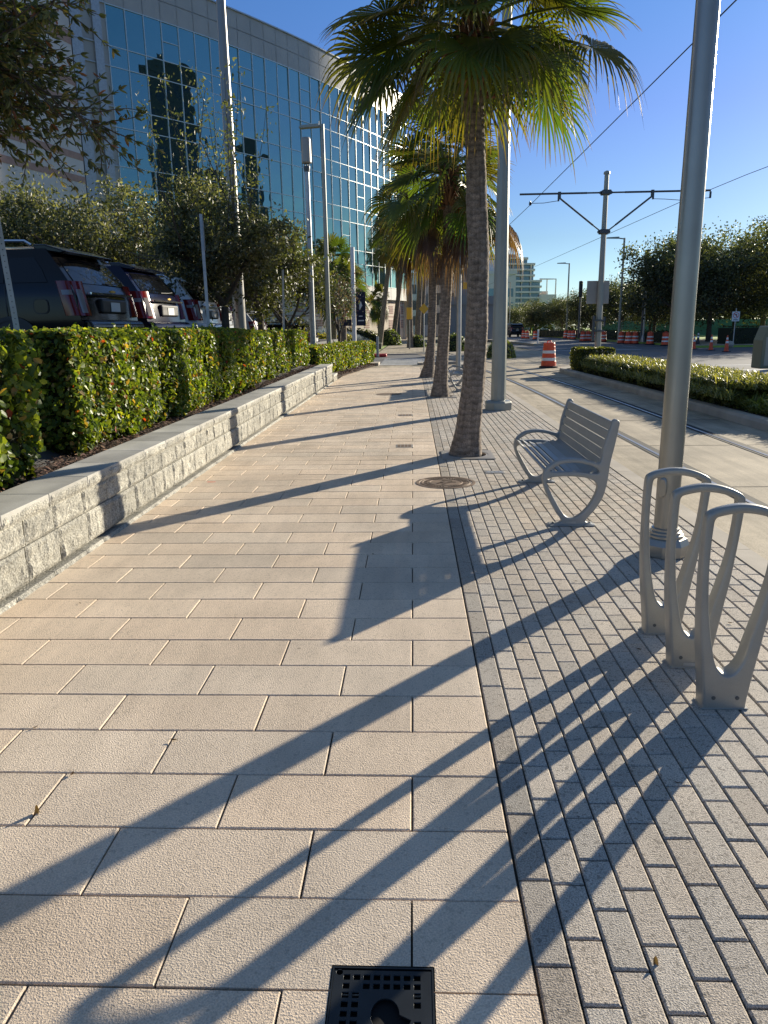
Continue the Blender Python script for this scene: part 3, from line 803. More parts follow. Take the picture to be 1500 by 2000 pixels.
# palm grates
def grate(x,y,label):
    t=thing('tree_grate',label,'tree grate',(x,y,0),0,'square rings round the palm trunks')
    mb=MB(); S_=.33; n=40
    for k in range(n):
        pass
    vs=[]
    for k in range(n):
        a=2*PI*k/n; c_,s_=math.cos(a),math.sin(a); q=S_/max(abs(c_),abs(s_))
        vs+= [(q*c_,q*s_,-.005),(q*c_,q*s_,.012),(.27*c_,.27*s_,.014),(.262*c_,.262*s_,.009),(.245*c_,.245*s_,.013),(.235*c_,.235*s_,-.03)]
    mb.v=vs
    for k in range(n):
        j=(k+1)%n
        for i in range(5): mb.face([k*6+i,j*6+i,j*6+i+1,k*6+i+1])
    mb.build('frame',M['seatback'],t)
    mb=MB(); mb.lathe([(.24,-.02),(.001,-.012)],24,cap=False); mb.build('soil',M['mulch'],t)
grate(.70,9.52,'square metal ring around the nearest palm trunk')
grate(.70,17.85,'square metal ring around the second palm trunk')
grate(.53,24.9,'square metal ring around the third palm trunk')

# fallen leaves
def fallen(x,y,s,curl,rz,label,tilt=0):
    mb=MB(); n=7
    for i in range(n):
        u=i/(n-1)*2-1; w_=.38*s*math.sqrt(max(0,1-u*u))+.0003
        z=curl*s*(u*u)+.002
        mb.v+= [(u*s,-w_,z+abs(w_)*.6),(u*s,0,z),(u*s,w_,z+abs(w_)*.6)]
    for i in range(n-1):
        for j in range(2): a=i*3+j; mb.face([a,a+3,a+4,a+1],0,(.11,.065,.04))
    mb.tube([(-s,0,curl*s+.002),(-s*1.5,0,curl*s*1.3+.004)],.0008,4,0,(.15,.08,.04))
    o=mb.build('fallen_leaf',M['leaf'],loc=(x,y,.002),col=True,rot=(0,tilt,rz)); tag(o,label,'leaf','dry leaves lying on the pavement')
fallen(-1.31,2.20,.026,.6,1.2,'curled dry leaf standing on edge with a long shadow on the left slabs',-1.1)
fallen(.625,1.615,.016,.5,1.5,'small dry leaf upright on the grey bricks near the bottom edge',-.9)
rf=random.Random(21)
for k,(x,y) in enumerate([(-1.6,2.75),(-1.29,2.42),(-.98,2.66),(-2.05,4.2),(-.3,5.2),(1.05,4.6),(1.62,4.55),(1.72,6.2),(1.15,3.55),(1.1,3.2),(.95,2.4),(1.75,3.9),(-2.2,6.6),(-1.5,8.3),(1.95,8.0),(.2,6.9),(2.1,5.0),(1.4,8.8),(3.4,5.3),(3.9,7.2),(3.6,9.3)]):
    nm=['left slabs','grey bricks','track slab'][0 if x<.3 else 1 if x<2.3 else 2]
    fallen(x,y,rf.uniform(.009,.016),rf.uniform(.2,.6),rf.uniform(0,6),'tiny dry leaf lying flat on the '+nm+' among others like it',0)

# ------------------------------------------------------------------ traffic barrels and cones
def make_barrel():
    t=thing('traffic_barrel','orange and white traffic barrel standing alone on the tram crossing','traffic barrel',(5.34,29.9,0),0,'orange traffic barrels')
    mb=MB(); mb.lathe([(.36,.0),(.37,.01),(.37,.05),(.31,.07)],16); mb.build('base_ring',M['rubber'],t)
    z=[.05,.25,.27,.38,.40,.52,.54,.66,.68,.80,.82,.93,.96]; r_=[.295,.285,.270,.268,.262,.258,.250,.247,.238,.234,.226,.222,.205]
    mb=MB(); seg=24
    for i in range(len(z)):
        for k in range(seg): a=2*PI*k/seg; mb.v.append((r_[i]*math.cos(a),r_[i]*math.sin(a),z[i]))
    for i in range(len(z)-1):
        band= i in (3,7)  or i in (2,6)
        for k in range(seg): j=(k+1)%seg; mb.face([i*seg+k,i*seg+j,(i+1)*seg+j,(i+1)*seg+k],0)
    mb.face([(len(z)-1)*seg+k for k in range(seg)],0)
    bd=mb.build('drum',M['orange'],t)
    for za,zb,ra,rb in ((.275,.385,.2745,.271),(.555,.665,.2525,.250)):
        mb=MB(); mb.lathe([(ra,za),(rb,zb)],24,cap=False); mb.build('reflective_band',M['reflect'],t)
    mb=MB(); mb.tube([(-.09,0,.95),(-.06,0,1.03),(.06,0,1.03),(.09,0,.95)],.022,8); mb.build('handle',M['orange'],t)
    return t
bar=make_barrel()
place='first second third fourth fifth sixth seventh eighth ninth tenth eleventh twelfth thirteenth fourteenth'.split()
for i,(x,y) in enumerate([(14.4,99.5),(14.5,97),(14.6,91.3),(19.0,95.4),(18.4,90),(18.4,87.9),(16.95,76.5),(17.6,77),(17.7,75.0),(18.1,72.9),(17.95,66.2),(18.0,64.2),(18.5,64.0),(19.0,61.6)]):
    c=copy_tree(bar); c.location=(x,y,0); c.rotation_euler.z=i*.7; c['label']='orange and white barrel in the distant row, %s from the left end of the row'%place[i]
c=copy_tree(bar); c.location=(19.1,58.2,0); c['label']='orange and white barrel at the right end of the distant row, before the cones'
def make_cone():
    t=thing('traffic_cone','x','traffic cone',(0,0,0),0,'orange traffic cones along the far kerb')
    mb=MB(); mb.box(-.19,.19,-.19,.19,0,.035); bevel(mb.build('base',M['rubber'],t),.01)
    mb=MB(); mb.lathe([(.15,.035),(.13,.06),(.028,.92),(.02,.925)],20); mb.build('cone_body',M['orange'],t,smooth=False)
    for a,b in ((.48,.60),(.68,.80)):
        f=lambda z:.13-(.102)*(z-.06)/.86+.003
        mb=MB(); mb.lathe([(f(a),a),(f(b),b)],20,cap=False); mb.build('reflective_band',M['reflect'],t)
    return t
cone=make_cone()
cl=[(18.0,49.3,'leftmost orange cone, right of the grey pole, with a dark one behind it'),(18.2,47,'second orange cone from the left along the far kerb'),(18.0,44.2,'third orange cone from the left, left of the no turn sign'),(18.5,41.3,'orange cone at the right edge beyond the green cabinet')]
for i,(x,y,l) in enumerate(cl):
    c=cone if i==0 else copy_tree(cone); c.location=(x,y,0); c['label']=l; c.rotation_euler.z=i*.4
c=copy_tree(cone); c.location=(20.6,55.7,.12); c['label']='darker cone farther back beside the leftmost orange cone'
for ch in kids(c):
    if ch.name.startswith('cone_body'): ch.data=ch.data.copy(); ch.data.materials[0]=M['black']

# ------------------------------------------------------------------ tram catenary
t=thing('tram_pole','grey steel tram pole with a wide cross arm and two slanting struts','tram pole',(7.24,30,0))
mb=MB(); mb.lathe([(.125,0),(.118,2),(.085,7.0),(.085,7.03),(.125,7.04),(.115,7.12),(.03,7.16)],10,0,(1,1,1),0,0,.3); mb.build('mast',M['pole'],t)
mb=MB(); mb.tube([(-3.2,0,6.40),(-1.75,0,6.40)],.036,8); mb.tube([(-1.75,0,6.40),(-.7,0,6.40)],.036,8); mb.tube([(-.7,0,6.40),(.7,0,6.40)],.03,8); mb.tube([(.7,0,6.40),(3.85,0,6.40)],.036,8)
mb.build('cross_arm',M['darkmetal'],t)
for s in (-1,1):
    mb=MB(); mb.tube([(s*.1,0,5.02),(s*.45,0,5.28)],.025,8); mb.tube([(s*.42,0,5.26),(s*1.72,0,6.25)],.034,8); mb.box(s*1.72-.05,s*1.72+.05,-.05,.05,6.2,6.46)
    mb.build('strut',M['darkmetal'],t)
for z in (5.02,6.40):
    mb=MB(); mb.box(-.17,.17,-.17,.17,z-.08,z+.08); mb.box(-.24,-.17,-.05,.05,z-.05,z+.05); mb.box(.17,.24,-.05,.05,z-.05,z+.05)
    bevel(mb.build('bracket',M['darkmetal'],t),.02,1)
for xs_ in (-1.75,1.75,3.85):
    mb=MB(); mb.box(xs_-.03,xs_+.03,-.03,.03,6.13,6.36)
    xe = -2.80 if xs_<0 else (2.78 if xs_<2 else 3.0)
    if xs_<0: mb.tube([(xs_,0,6.15),(-2.3,0,6.08),(-2.78,0,6.08)],.012,5)
    elif xs_<2: mb.tube([(xs_,0,6.15),(2.2,0,6.13),(2.78,0,6.08)],.012,5)
    else: mb.tube([(xs_,0,6.15),(3.3,0,6.10),(2.78,0,6.08)],.012,5)
    mb.build('pull_off',M['darkmetal'],t)
for xe in (-2.80,2.80):
    mb=MB(); mb.lathe([(.02,6.0),(.06,6.03),(.03,6.06),(.06,6.09),(.03,6.12),(.02,6.16)],8,0,(1,1,1),xe,0); mb.build('insulator',M['black'],t)
mb=MB(); mb.box(-.50,.36,.13,.15,2.40,3.26); bevel(mb.build('sign_panel',M['seatback'],t),.05,3)
mb=MB()
for z in (1.75,1.35): mb.box(-.2,.2,-.17,.1,z,z+.06)
mb.box(-.26,-.17,-.1,.0,1.0,1.95); mb.box(.16,.22,-.1,0,1.55,1.9); mb.build('clamp',M['darkmetal'],t)
def wire(label,pts):
    mb=MB(); mb.tube(pts,.011,5); o=mb.build('overhead_wire',M['black']); tag(o,label,'wire','tram overhead wires')
wire('overhead wire rising steeply to the upper right above the near rails',[(4.75,-4,6.15),(4.6,12,6.05),(4.44,30,6.02),(4.0,60,6.05),(2.5,110,6.1),(-2,200,6.1)])
wire('overhead wire running from the right edge past the second cross arm end',[(13.0,10,6.5),(11.1,27.0,6.38),(10.02,30,6.02),(9.4,60,6.0),(7.3,110,6.1),(2,200,6.1)])

# ------------------------------------------------------------------ far lamps, masts and signs
def cobra(label,x,y,h,z0=0,side=-1):
    t=thing('street_lamp',label,'street lamp',(x,y,z0))
    mb=MB(); mb.lathe([(.13,0),(.12,.3),(.085,h-.1),(.08,h)],10); mb.build('shaft',M['pole'],t)
    mb=MB(); mb.tube([(0,0,h-.08),(side*.6,0,h)],.05,8); mb.prism([(side*.45,h-.05),(side*1.5,h-.02),(side*1.5,h+.06),(side*.5,h+.1)],-.17,.17); fix_normals(mb.build('lamp_head',M['pole'],t))
    return t
cobra('tall street lamp with a flat head just right of the tram pole',18.2,68,8.8)
cobra('smaller distant street lamp left of the tram pole',19.6,98,9.1)
cobra('faint distant lamp post at the foot of the white balcony building',17,135,9)
t=thing('monopole','dark mast with stacked antenna boxes above the oaks','mast',(19.9,67,.1))
mb=MB(); mb.lathe([(.25,0),(.22,.5),(.15,1.0),(.13,7.9)],10); mb.build('shaft',M['darkmetal'],t)
mb=MB(); mb.lathe([(.14,7.9),(.24,8.1),(.24,9.4),(.22,9.5)],12); mb.build('antenna_canister',M['black'],t)
mb=MB(); mb.box(-.45,-.12,-.2,.2,7.1,7.75); mb.box(.1,.42,-.2,.2,7.2,7.75); mb.build('equipment_box',M['black'],t)
t.scale=(.8,.8,.8)
t=thing('monopole','dark mast rising from the trees left of the tram pole','mast',(19.0,88,.1)); t.scale=(.85,.85,.82)
mb=MB(); mb.lathe([(.17,0),(.13,6.0)],8); mb.build('shaft',M['darkmetal'],t)
mb=MB(); mb.lathe([(.18,5.6),(.26,5.7),(.26,7.6),(.2,7.7)],12); mb.build('antenna_canister',M['black'],t)
def postlamp(label,x,y,h):
    t=thing('post_lamp',label,'post lamp',(x,y,0.1))
    mb=MB(); mb.lathe([(.22,0),(.2,.25),(.09,.6),(.07,h)],10); mb.build('shaft',M['galv'],t)
    mb=MB(); mb.lathe([(.09,h),(.28,h+.03),(.3,h+.1),(.12,h+.2),(.05,h+.4),(.01,h+.42)],12); mb.build('lamp_head',M['galv'],t)
postlamp('old style post lamp with a round hood among the distant barrels',17.6,73.5,3.6)
postlamp('post lamp with a flared foot under the trees right of the tram pole',19.75,66,5.2)
t=thing('road_sign','white no left turn sign on a thin post by the far pavement','road sign',(21.7,52.3,.0)); t.scale=(.85,.85,.85)
mb=MB(); mb.box(-.03,.03,-.03,.03,0,3.0); mb.build('post',M['galv'],t)
mb=MB(); mb.box(-.30,.30,-.05,-.035,2.0,2.75); pn=bevel(mb.build('sign_panel',M['signwhite'],t),.01)
mb=MB()
for k in range(24):
    a,b=2*PI*k/24,2*PI*(k+1)/24
    mb.poly([(.19*math.cos(a),-.054,2.47+.19*math.sin(a)),(.23*math.cos(a),-.054,2.47+.23*math.sin(a)),(.23*math.cos(b),-.054,2.47+.23*math.sin(b)),(.19*math.cos(b),-.054,2.47+.19*math.sin(b))])
mb.poly([(-.15,-.055,2.60),(-.12,-.055,2.63),(.15,-.055,2.34),(.12,-.055,2.31)]); mb.build('prohibition_ring',M['red'],pn)
mb=MB(); mb.poly([(.03,-.053,2.33),(.08,-.053,2.33),(.08,-.053,2.50),(.03,-.053,2.50)]); mb.poly([(-.05,-.053,2.50),(.08,-.053,2.50),(.08,-.053,2.55),(-.05,-.053,2.55)]); mb.poly([(-.05,-.053,2.45),(-.05,-.053,2.60),(-.14,-.053,2.525)])
mb.box(-.2,.2,-.053,-.0515,2.08,2.11); mb.box(-.15,.15,-.053,-.0515,2.14,2.17)
mb.build('arrow',M['black'],pn)
t=thing('boulder','rounded grey boulder beside the no left turn sign','boulder',(20.9,50.9,.05)); t.scale=(.55,.55,.55)
mb=MB(); mb.lathe([(.1,.0),(.42,.05),(.55,.25),(.5,.5),(.3,.68),(.05,.74)],12)
mb.v=[(v[0]*(1+.15*noise.noise(V(v)*2)),v[1],v[2]) for v in mb.v]; mb.build('rock',M['kerb'],t,smooth=True)
# kerb island and cabinet at the right edge
mb=MB(); mb.prism([(10.2,22.9),(11,24.3),(13.2,26.0),(15,26.2),(15,20),(11,20.5)],-.01,.15,'z'); bevel(fix_normals(tag(mb.build('traffic_island',M['kerb']),kind='structure')),.04,2)
t=thing('signal_cabinet','dark green cabinet on the traffic island at the right edge','cabinet',(11.6,25.2,.15))
mb=MB(); mb.prism([(-.35,0),(.6,0),(.6,1.35),(-.2,1.35),(-.35,.9)],-.35,.35); bevel(fix_normals(mb.build('housing',M['box'],t)),.03,2)
mb=MB(); mb.box(-.25,.5,-.36,-.352,.1,1.0); mb.build('door',M['pole'],t)
# posts and signs beyond the crossing
t=thing('bollard','white bollard at the nose of the far track island','bollard',(13.2-1.0,74,.1)); t.location=(10.3,63,.1)
mb=MB(); mb.lathe([(.07,0),(.07,1.15),(.05,1.2)],10); mb.build('tube',M['signwhite'],t)
mb=MB(); mb.prism([(9.9,62.6),(10.7,62.6),(9.2,110),(6.5,110)],-.01,.18,'z'); fix_normals(tag(mb.build('track_island',M['kerb']),kind='structure'))
t=thing('crossing_sign','yellow diamond warning sign on a thin post past the crossing','road sign',(.75,51,.0))
mb=MB(); mb.tube([(0,0,0),(0,0,3.1)],.035,6); mb.build('post',M['galv'],t)
mb=MB(); mb.poly([(0,-.05,2.45),(.33,-.05,2.8),(0,-.05,3.15),(-.33,-.05,2.8)]); mb.build('sign_panel',M['yellow'],t)
t=thing('pedestrian_signal','yellow pedestrian signal box on a pole between the palm trunks','signal',(-.25,57,.0))
mb=MB(); mb.tube([(0,0,0),(0,0,2.2)],.05,6); mb.build('post',M['darkmetal'],t)
mb=MB(); mb.box(-.2,.2,-.15,.15,2.2,3.05); bevel(mb.build('housing',M['yellow'],t),.03)
t=thing('traffic_signal','yellow traffic signal hanging between the palm trunks and thick pole','signal',(4.5,56,0))
mb=MB(); mb.tube([(0,0,0),(0,0,4.7)],.08,8); mb.tube([(0,0,4.6),(-2,0,4.9)],.05,6); mb.build('mast',M['pole'],t)
mb=MB(); mb.box(-.85,.25,-.2,.2,4.25,4.7); mb.build('housing',M['yellow'],t)
t=thing('stop_sign_back','grey marker sign on a short post at the end of the clipped hedge','sign',(-1.95,42,0))
mb=MB(); mb.box(-.07,.07,-.03,.03,.05,1.15); bevel(mb.build('panel',M['galv'],t),.01)
t=thing('red_kerb_block','low red painted kerb block at the corner beyond the crossing','kerb block',(-2.1,43.5,0))
mb=MB(); mb.box(-.6,.6,-.4,.4,0,.16); bevel(mb.build('block',M['red'],t),.04)
t=thing('planter_wall','low dark planter wall at the edge of the lawn beyond the crossing','planter',(-3.1,58,0))
mb=MB(); mb.box(-1.9,.7,-.25,.25,0,.42); bevel(mb.build('wall_block',M['towerdk'],t),.03); mb=MB(); mb.box(-1.95,.75,-.3,.3,.42,.5); bevel(mb.build('coping',M['kerb'],t),.02)
# banner pole
t=thing('banner_pole','pale pole with two dark blue banners near the bare tree','banner pole',(-3.35,43.5,0))
mb=MB(); mb.tube([(0,0,0),(0,0,6)],.12,10); mb.build('shaft',M['signwhite'],t)
M['navy']=mat('navy_banner',(.012,.014,.04),.7,var=.2,vscale=3)
mb=MB(); mb.box(.14,.68,-.01,.01,1.75,3.6) ; bn=mb.build('banner',M['navy'],t)
mb=MB(); mb.box(.25,.58,-.016,-.012,2.0,2.06); mb.box(.3,.5,-.016,-.012,2.25,2.3); mb.prism([(.33,2.6),(.5,2.85),(.42,3.1),(.33,2.9)],-.016,-.012); mb.build('emblem',M['signwhite'],bn)
mb=MB(); mb.box(-.75,-.14,-.01,.01,1.75,2.1); mb.build('banner',M['navy'],t)
# ------------------------------------------------------------------ palms
def lerp(a,b,t): return tuple(a[i]+(b[i]-a[i])*t for i in range(3))
def frond(mb, base, dr, pet, bl, r, age=0., nseg=34, sag=.35, spread=2.1):
    """one fan leaf: petiole (m0) and pleated blade whose segment tips hang; age 0 green .. 1 dead brown"""
    dr=dr.normalized(); side=dr.cross(V((0,0,1)))
    if side.length<.05: side=V((1,0,0))
    side.normalize()
    pts=[]; n=6
    for i in range(n+1):
        t=i/n; p=base+dr*pet*t-V((0,0,1))*(sag*pet*t*t); pts.append(p)
    pc=lerp((.10,.13,.03),(.16,.09,.04),age)
    mb.tube(pts,[.022-.010*i/n for i in range(n+1)],4,0,pc,cap=False)
    hub=pts[-1]; f=(pts[-1]-pts[-2]).normalized(); f=(f-V((0,0,1))*.15).normalized()
    side=f.cross(V((0,0,1))); 
    if side.length<.05: side=V((1,0,0))
    side.normalize(); up=side.cross(f).normalized()
    roll=r.gauss(0,.35); side,up=(side*math.cos(roll)+up*math.sin(roll)),(up*math.cos(roll)-side*math.sin(roll))
    green=(.055+r.random()*.04,.088+r.random()*.035,.022); yel=(.25,.20,.03); brown=(.085,.052,.043); dead=(.105,.072,.058)
    tb=r.random(); fd=r.random()**1.5
    for k in range(nseg):
        a=-spread+2*spread*(k+.5)/nseg+r.gauss(0,.015)
        L_=bl*(.72+.28*math.cos(a*.55))*r.uniform(.9,1.06)
        d0=(f*math.cos(a)+side*math.sin(a)); wv=(side*math.cos(a)-f*math.sin(a))
        cup=.25*abs(math.sin(a))
        rows=[]; m_=8
        droop=(.35+.75*fd)*r.uniform(.6,1.35)*(1+.9*age)
        tw=r.gauss(0,.15)
        for i in range(m_+1):
            t=i/m_
            q=hub+d0*(L_*t)+up*(cup*L_*t*.5)
            dd=max(0,t-.42)
            q=q-V((0,0,1))*(droop*L_*(dd**2.)*1.25)-V((0,0,1))*(age*.45*L_*t*t)
            # hanging part shortens outward reach
            q=q-d0*(L_*dd*dd*(.35+.5*age))
            wd=2*L_*min(t,.46)*math.tan(spread/nseg)*.98 if t<=.46 else 2*L_*.46*math.tan(spread/nseg)*max(.02,(1-(t-.46)/.56))**.9
            rows.append((q,wd*.5))
        n0=len(mb.v); pl=.30
        for i,(q,w_) in enumerate(rows):
            z=up*(w_*pl*2); ww=(wv+up*tw*(i/m_)).normalized()
            mb.v.extend([q-ww*w_-z*.5, q+z*.5, q+ww*w_-z*.5])
        for i in range(m_):
            t=i/m_
            c=lerp(green,yel,max(0,min(1,(t-.62)*1.7+tb*.35-.1)) if age<.8 else 0)
            if t>.86: c=lerp(c,dead,.75)
            if age>.25: c=lerp(c,yel if age<.5 else brown,min(1,age*1.1))
            if age>.8: c=lerp(brown,dead,r.random())
            for s_ in (0,1):
                b_=n0+i*3+s_; mb.face([b_,b_+3,b_+4,b_+1],0,c)
def palm(name,label,x,y,trunk,crown,r,nf=46,pet=(.75,1.15),bl=(.8,1.0),dead=0,group=None,seg=34,mat_='frond',skirt=0,big=1.0,amin=-65,extra=()):
    t=thing(name,label,'palm tree',(x,y,0),0,group)
    # trunk: list (dx,dy,z,r)
    mb=MB(); pts=[];
    top=trunk[-1][2]; nz=int(top/.014)
    def at(z):
        for a,b in zip(trunk,trunk[1:]):
            if z<=b[2]:
                u=(z-a[2])/max(1e-6,b[2]-a[2]); return [a[i]+(b[i]-a[i])*u for i in range(4)]
        return list(trunk[-1])
    seg_=36; ph=r.random()*10
    for j in range(nz+1):
        z=top*j/nz; q=at(z)
        ring=.007*((z*13+.6*noise.noise(V((z*1.3,ph,0))))%1.0)-.003
        for k in range(seg_):
            a=2*PI*k/seg_
            rr_=q[3]+ring*.8+.012*noise.noise(V((math.cos(a)*2,math.sin(a)*2,z*2+ph)))+.006*noise.noise(V((math.cos(a)*7,math.sin(a)*7,z*14)))
            tilt=.02*math.sin(a+ph)
            c=.8+.35*noise.noise(V((math.cos(a)*3,math.sin(a)*3,z*9)))+ (-.35 if ring>.006 else .1)
            mb.v.append((q[0]+rr_*math.cos(a),q[1]+rr_*math.sin(a),z+tilt))
    for j in range(nz):
        z=top*j/nz
        for k in range(seg_):
            k2=(k+1)%seg_; a=2*PI*k/seg_
            c=.9+.35*noise.noise(V((math.cos(a)*2,math.sin(a)*2,z*16+ph))); c*=.66+.40*min(1,((z*13+1.3*noise.noise(V((z*1.3,ph,0)))+.45*noise.noise(V((math.cos(a)*2,math.sin(a)*2,z*3))))%1)*1.6); c*=1+.35*noise.noise(V((math.cos(a)*9,math.sin(a)*9,z*2.5)))
            mb.face([j*seg_+k,j*seg_+k2,(j+1)*seg_+k2,(j+1)*seg_+k],0,(c,c*.97,c*.94))
    mb.build('trunk',M['palmbark'],t,smooth=True,col=True)
    # old leaf bases under the crown
    cx_,cy_,cz=crown
    mb=MB()
    for k in range(70):
        a=k*2.4; z=cz-.65*(k/70); rr_=trunk[-1][3]*(1.0+.1*r.random())
        b=V((cx_+rr_*.7*math.cos(a),cy_+rr_*.7*math.sin(a),z-.1)); d_=V((math.cos(a)*.55,math.sin(a)*.55,1)).normalized()
        if r.random()<.25: d_=V((math.cos(a),math.sin(a),-.2)).normalized()
        mb.tube([b,b+d_*.12,b+d_*r.uniform(.2,.34)],[.045,.035,.012],5,0,lerp((.12,.05,.025),(.30,.16,.08),r.random()))
    mb.lathe([(.12,cz-.7),(.17,cz-.4),(.16,cz),(.05,cz+.35)],12,0,(.08,.04,.02),cx_,cy_)
    mb.build('leaf_bases',M['leafbase'],t,col=True)
    fm=MB()
    for k in range(nf):
        u=k/nf; el=math.radians(80-(80-amin)*u**.85+r.gauss(0,6)); a=k*2.39996+r.gauss(0,.2)
        d_=V((math.cos(a)*math.cos(el),math.sin(a)*math.cos(el),math.sin(el)))
        b=V((cx_+.1*math.cos(a),cy_+.1*math.sin(a),cz+.25*(1-u)-.25*u))
        age=0 if u<.8 else max(0,(u-.8)*1.2+r.gauss(0,.08)); age=min(max(age,0),.35)
        frond(fm,b,d_,r.uniform(*pet)*big,r.uniform(*bl)*big,r,age,seg,.12+.16*max(0,math.cos(el)))
    for (a_,e_,p_,b_,g_) in extra:
        a=math.radians(a_); el=math.radians(e_); d_=V((math.cos(a)*math.cos(el),math.sin(a)*math.cos(el),math.sin(el)))
        frond(fm,V((cx_+.1*math.cos(a),cy_+.1*math.sin(a),cz-.1)),d_,p_,b_,r,g_,seg,.16,2.3)
    fm.build('fronds',M[mat_],t,col=True)
    if dead:
        dm=MB()
        for k in range(dead):
            a=k*2.39996*1.3+r.gauss(0,.5); el=math.radians(r.uniform(-75,-45))
            d_=V((math.cos(a)*math.cos(el),math.sin(a)*math.cos(el),math.sin(el)))
            frond(dm,V((cx_+.12*math.cos(a),cy_+.12*math.sin(a),cz-.35)),d_,r.uniform(.6,1.0)*big,r.uniform(.65,.85)*big,r,1.,seg,.4,spread=1.3)
        dm.build('dead_fronds',M[mat_],t,col=True)
    return t
M['palmbark']=mat('palm_trunk_bark',(.27,.22,.175),.95,attr=True,var=.3,vscale=9,bump=.9,bscale=45,bdist=.012,fine=.3,fscale=70)
M['leafbase']=mat('old_leaf_base',(1,1,1),.95,attr=True,bump=.8,bscale=80,bdist=.01)
rp=random.Random(42)
palm('palm_tree','nearest fan palm, its leaning trunk growing from a square ring beside the bench',.72,9.6,
  [(-.04,0,0,.215),(-.03,0,.10,.195),(-.005,0,.35,.160),(.05,0,.9,.145),(.085,0,1.6,.136),(.09,0,2.5,.130),(.045,0,3.4,.122),(.01,0,4.1,.112),(.005,0,4.8,.13)],
  (.005,0,4.98),rp,nf=50,pet=(.60,.90),bl=(.74,.90),group='fan palms along the pavement',seg=38,amin=-14,extra=((-8,-2,1.22,.8,.1),(185,-22,1.0,.8,.15),(172,2,1.05,.88,.1),(20,-28,.95,.8,.15),(215,-35,.9,.75,.2),(-50,-25,.9,.8,.2),(150,-30,.9,.75,.2),(-100,-20,.9,.85,.1),(-30,12,1.0,.88,0),(200,15,1.0,.88,0)))
rp=random.Random(5)
palm('palm_tree','second fan palm with hanging brown dead fronds, behind the nearest palm',.70,17.85,
  [(-.06,0,0,.23),(-.05,0,.3,.175),(0,0,1,.14),(.06,0,2,.125),(.12,0,3.4,.125),(.12,0,4.3,.12),(.12,0,4.8,.13)],
  (.12,0,4.95),rp,nf=46,pet=(.7,1.05),bl=(.8,1.0),dead=8,group='fan palms along the pavement',seg=28,amin=-45,extra=((-4,-36,1.5,.8,1.),(-14,-44,1.3,.75,1.)))
rp=random.Random(8)
palm('palm_tree','third fan palm with a slanting lower trunk at the end of the brick strip',.53,24.9,
  [(-.08,0,0,.25),(0,0,.4,.18),(.08,0,1.2,.135),(.12,0,2.5,.125),(.10,0,4.2,.12),(.05,0,5.0,.13)],
  (.0,0,5.35),rp,nf=44,pet=(.8,1.2),bl=(.85,1.1),dead=6,group='fan palms along the pavement',seg=26,amin=-50,big=1.05)
# palms beyond the crossing: one pattern copied with different heights and leans
rp=random.Random(15)
far=palm('palm_tree','x',-.25,60.5,[(0,0,0,.30),(0,0,.6,.24),(.05,0,4,.21),(.1,0,9.0,.17)],(.1,0,9.3),rp,nf=30,pet=(.9,1.3),bl=(.9,1.2),dead=5,group='tall palms beyond the crossing',seg=16,amin=-60)
fl=[(-.2,61.5,1.0,'nearest tall palm trunk beyond the crossing, beside the yellow signal'),(.45,71,1.08,'tall palm right behind the yellow pedestrian signal'),(.9,80,1.15,'tall palm at the right end of the group beyond the crossing'),(-1.9,72,1.0,'tall palm left of the far pavement with a leaning trunk'),(-2.9,66,.95,'leftmost tall palm beyond the crossing, leaning right'),(-1.7,88,1.1,'slim far palm left of the far pavement'),(.5,100,1.2,'farthest palm straight along the pavement')]
for i,(x,y,s,l) in enumerate(fl):
    c=far if i==0 else copy_tree(far); c.location=(x,y,0); c.scale=(1,1,s); c.rotation_euler=(0,.10 if i in (3,4) else rp.uniform(-.01,.03),rp.uniform(0,6)); c['label']=l
    if i in (3,4): c.rotation_euler=(0,.118,0)
    if i in (1,2,6): c.rotation_euler=(0,.035,0)
# cabbage palms by the arena
rp=random.Random(31)
sab=palm('palm_tree','bushy cabbage palm right of the bare tree',-4.45,49,[(0,0,0,.2),(0,0,4.2,.18)],(0,0,4.3),rp,nf=48,pet=(.7,1.2),bl=(.8,1.1),group='short palms near the arena',seg=18,big=1.1,amin=-60)
c=copy_tree(sab); c.location=(-5.3,51,.2); c.scale=(1,1,1.22); c.rotation_euler.z=2; c['label']='taller cabbage palm behind the bare tree'
c=copy_tree(sab); c.location=(-3.1,70,.1); c.scale=(.58,.58,.92); c.rotation_euler.z=4; c['label']='small dark round palm in front of the arena wall'

# ------------------------------------------------------------------ broadleaf trees
def limbs(mb, r, base, h, spread, n, r0, c=(1,1,1), depth=2, up=.6):
    tips=[]
    def grow(p,d_,L_,rad,lev):
        q=p; pts=[p]; rads=[rad]
        for i in range(4):
            d_=(d_+V((r.gauss(0,.18),r.gauss(0,.18),r.gauss(.04,.10)))).normalized(); q=q+d_*L_/4; pts.append(q); rads.append(rad*(1-.14*(i+1)))
        mb.tube(pts,rads,6 if rad>.03 else 4,0,c,cap=False); tips.append((q,lev))
        if lev>0:
            for k in range(r.choice((2,3,3))):
                s=r.choice(pts[2:]); nd_=(d_+V((r.gauss(0,.7),r.gauss(0,.7),r.gauss(.1,.35)))).normalized(); grow(s,nd_,L_*r.uniform(.55,.8),rad*.5,lev-1)
    for k in range(n):
        a=2*PI*k/n+r.gauss(0,.3); d_=V((math.cos(a)*spread,math.sin(a)*spread,up+r.random()*.5)).normalized()
        grow(V(base)+V((0,0,r.uniform(-.1,.15)*h*.3)),d_,h*r.uniform(.35,.5),r0*.55,depth)
    return tips
def oak_col(r,base=(.06,.075,.025),hi=(.23,.215,.09)):
    c=lerp(base,hi,r.random()**2.2); v=r.uniform(.7,1.2)
    return (c[0]*v,c[1]*v,c[2]*v)
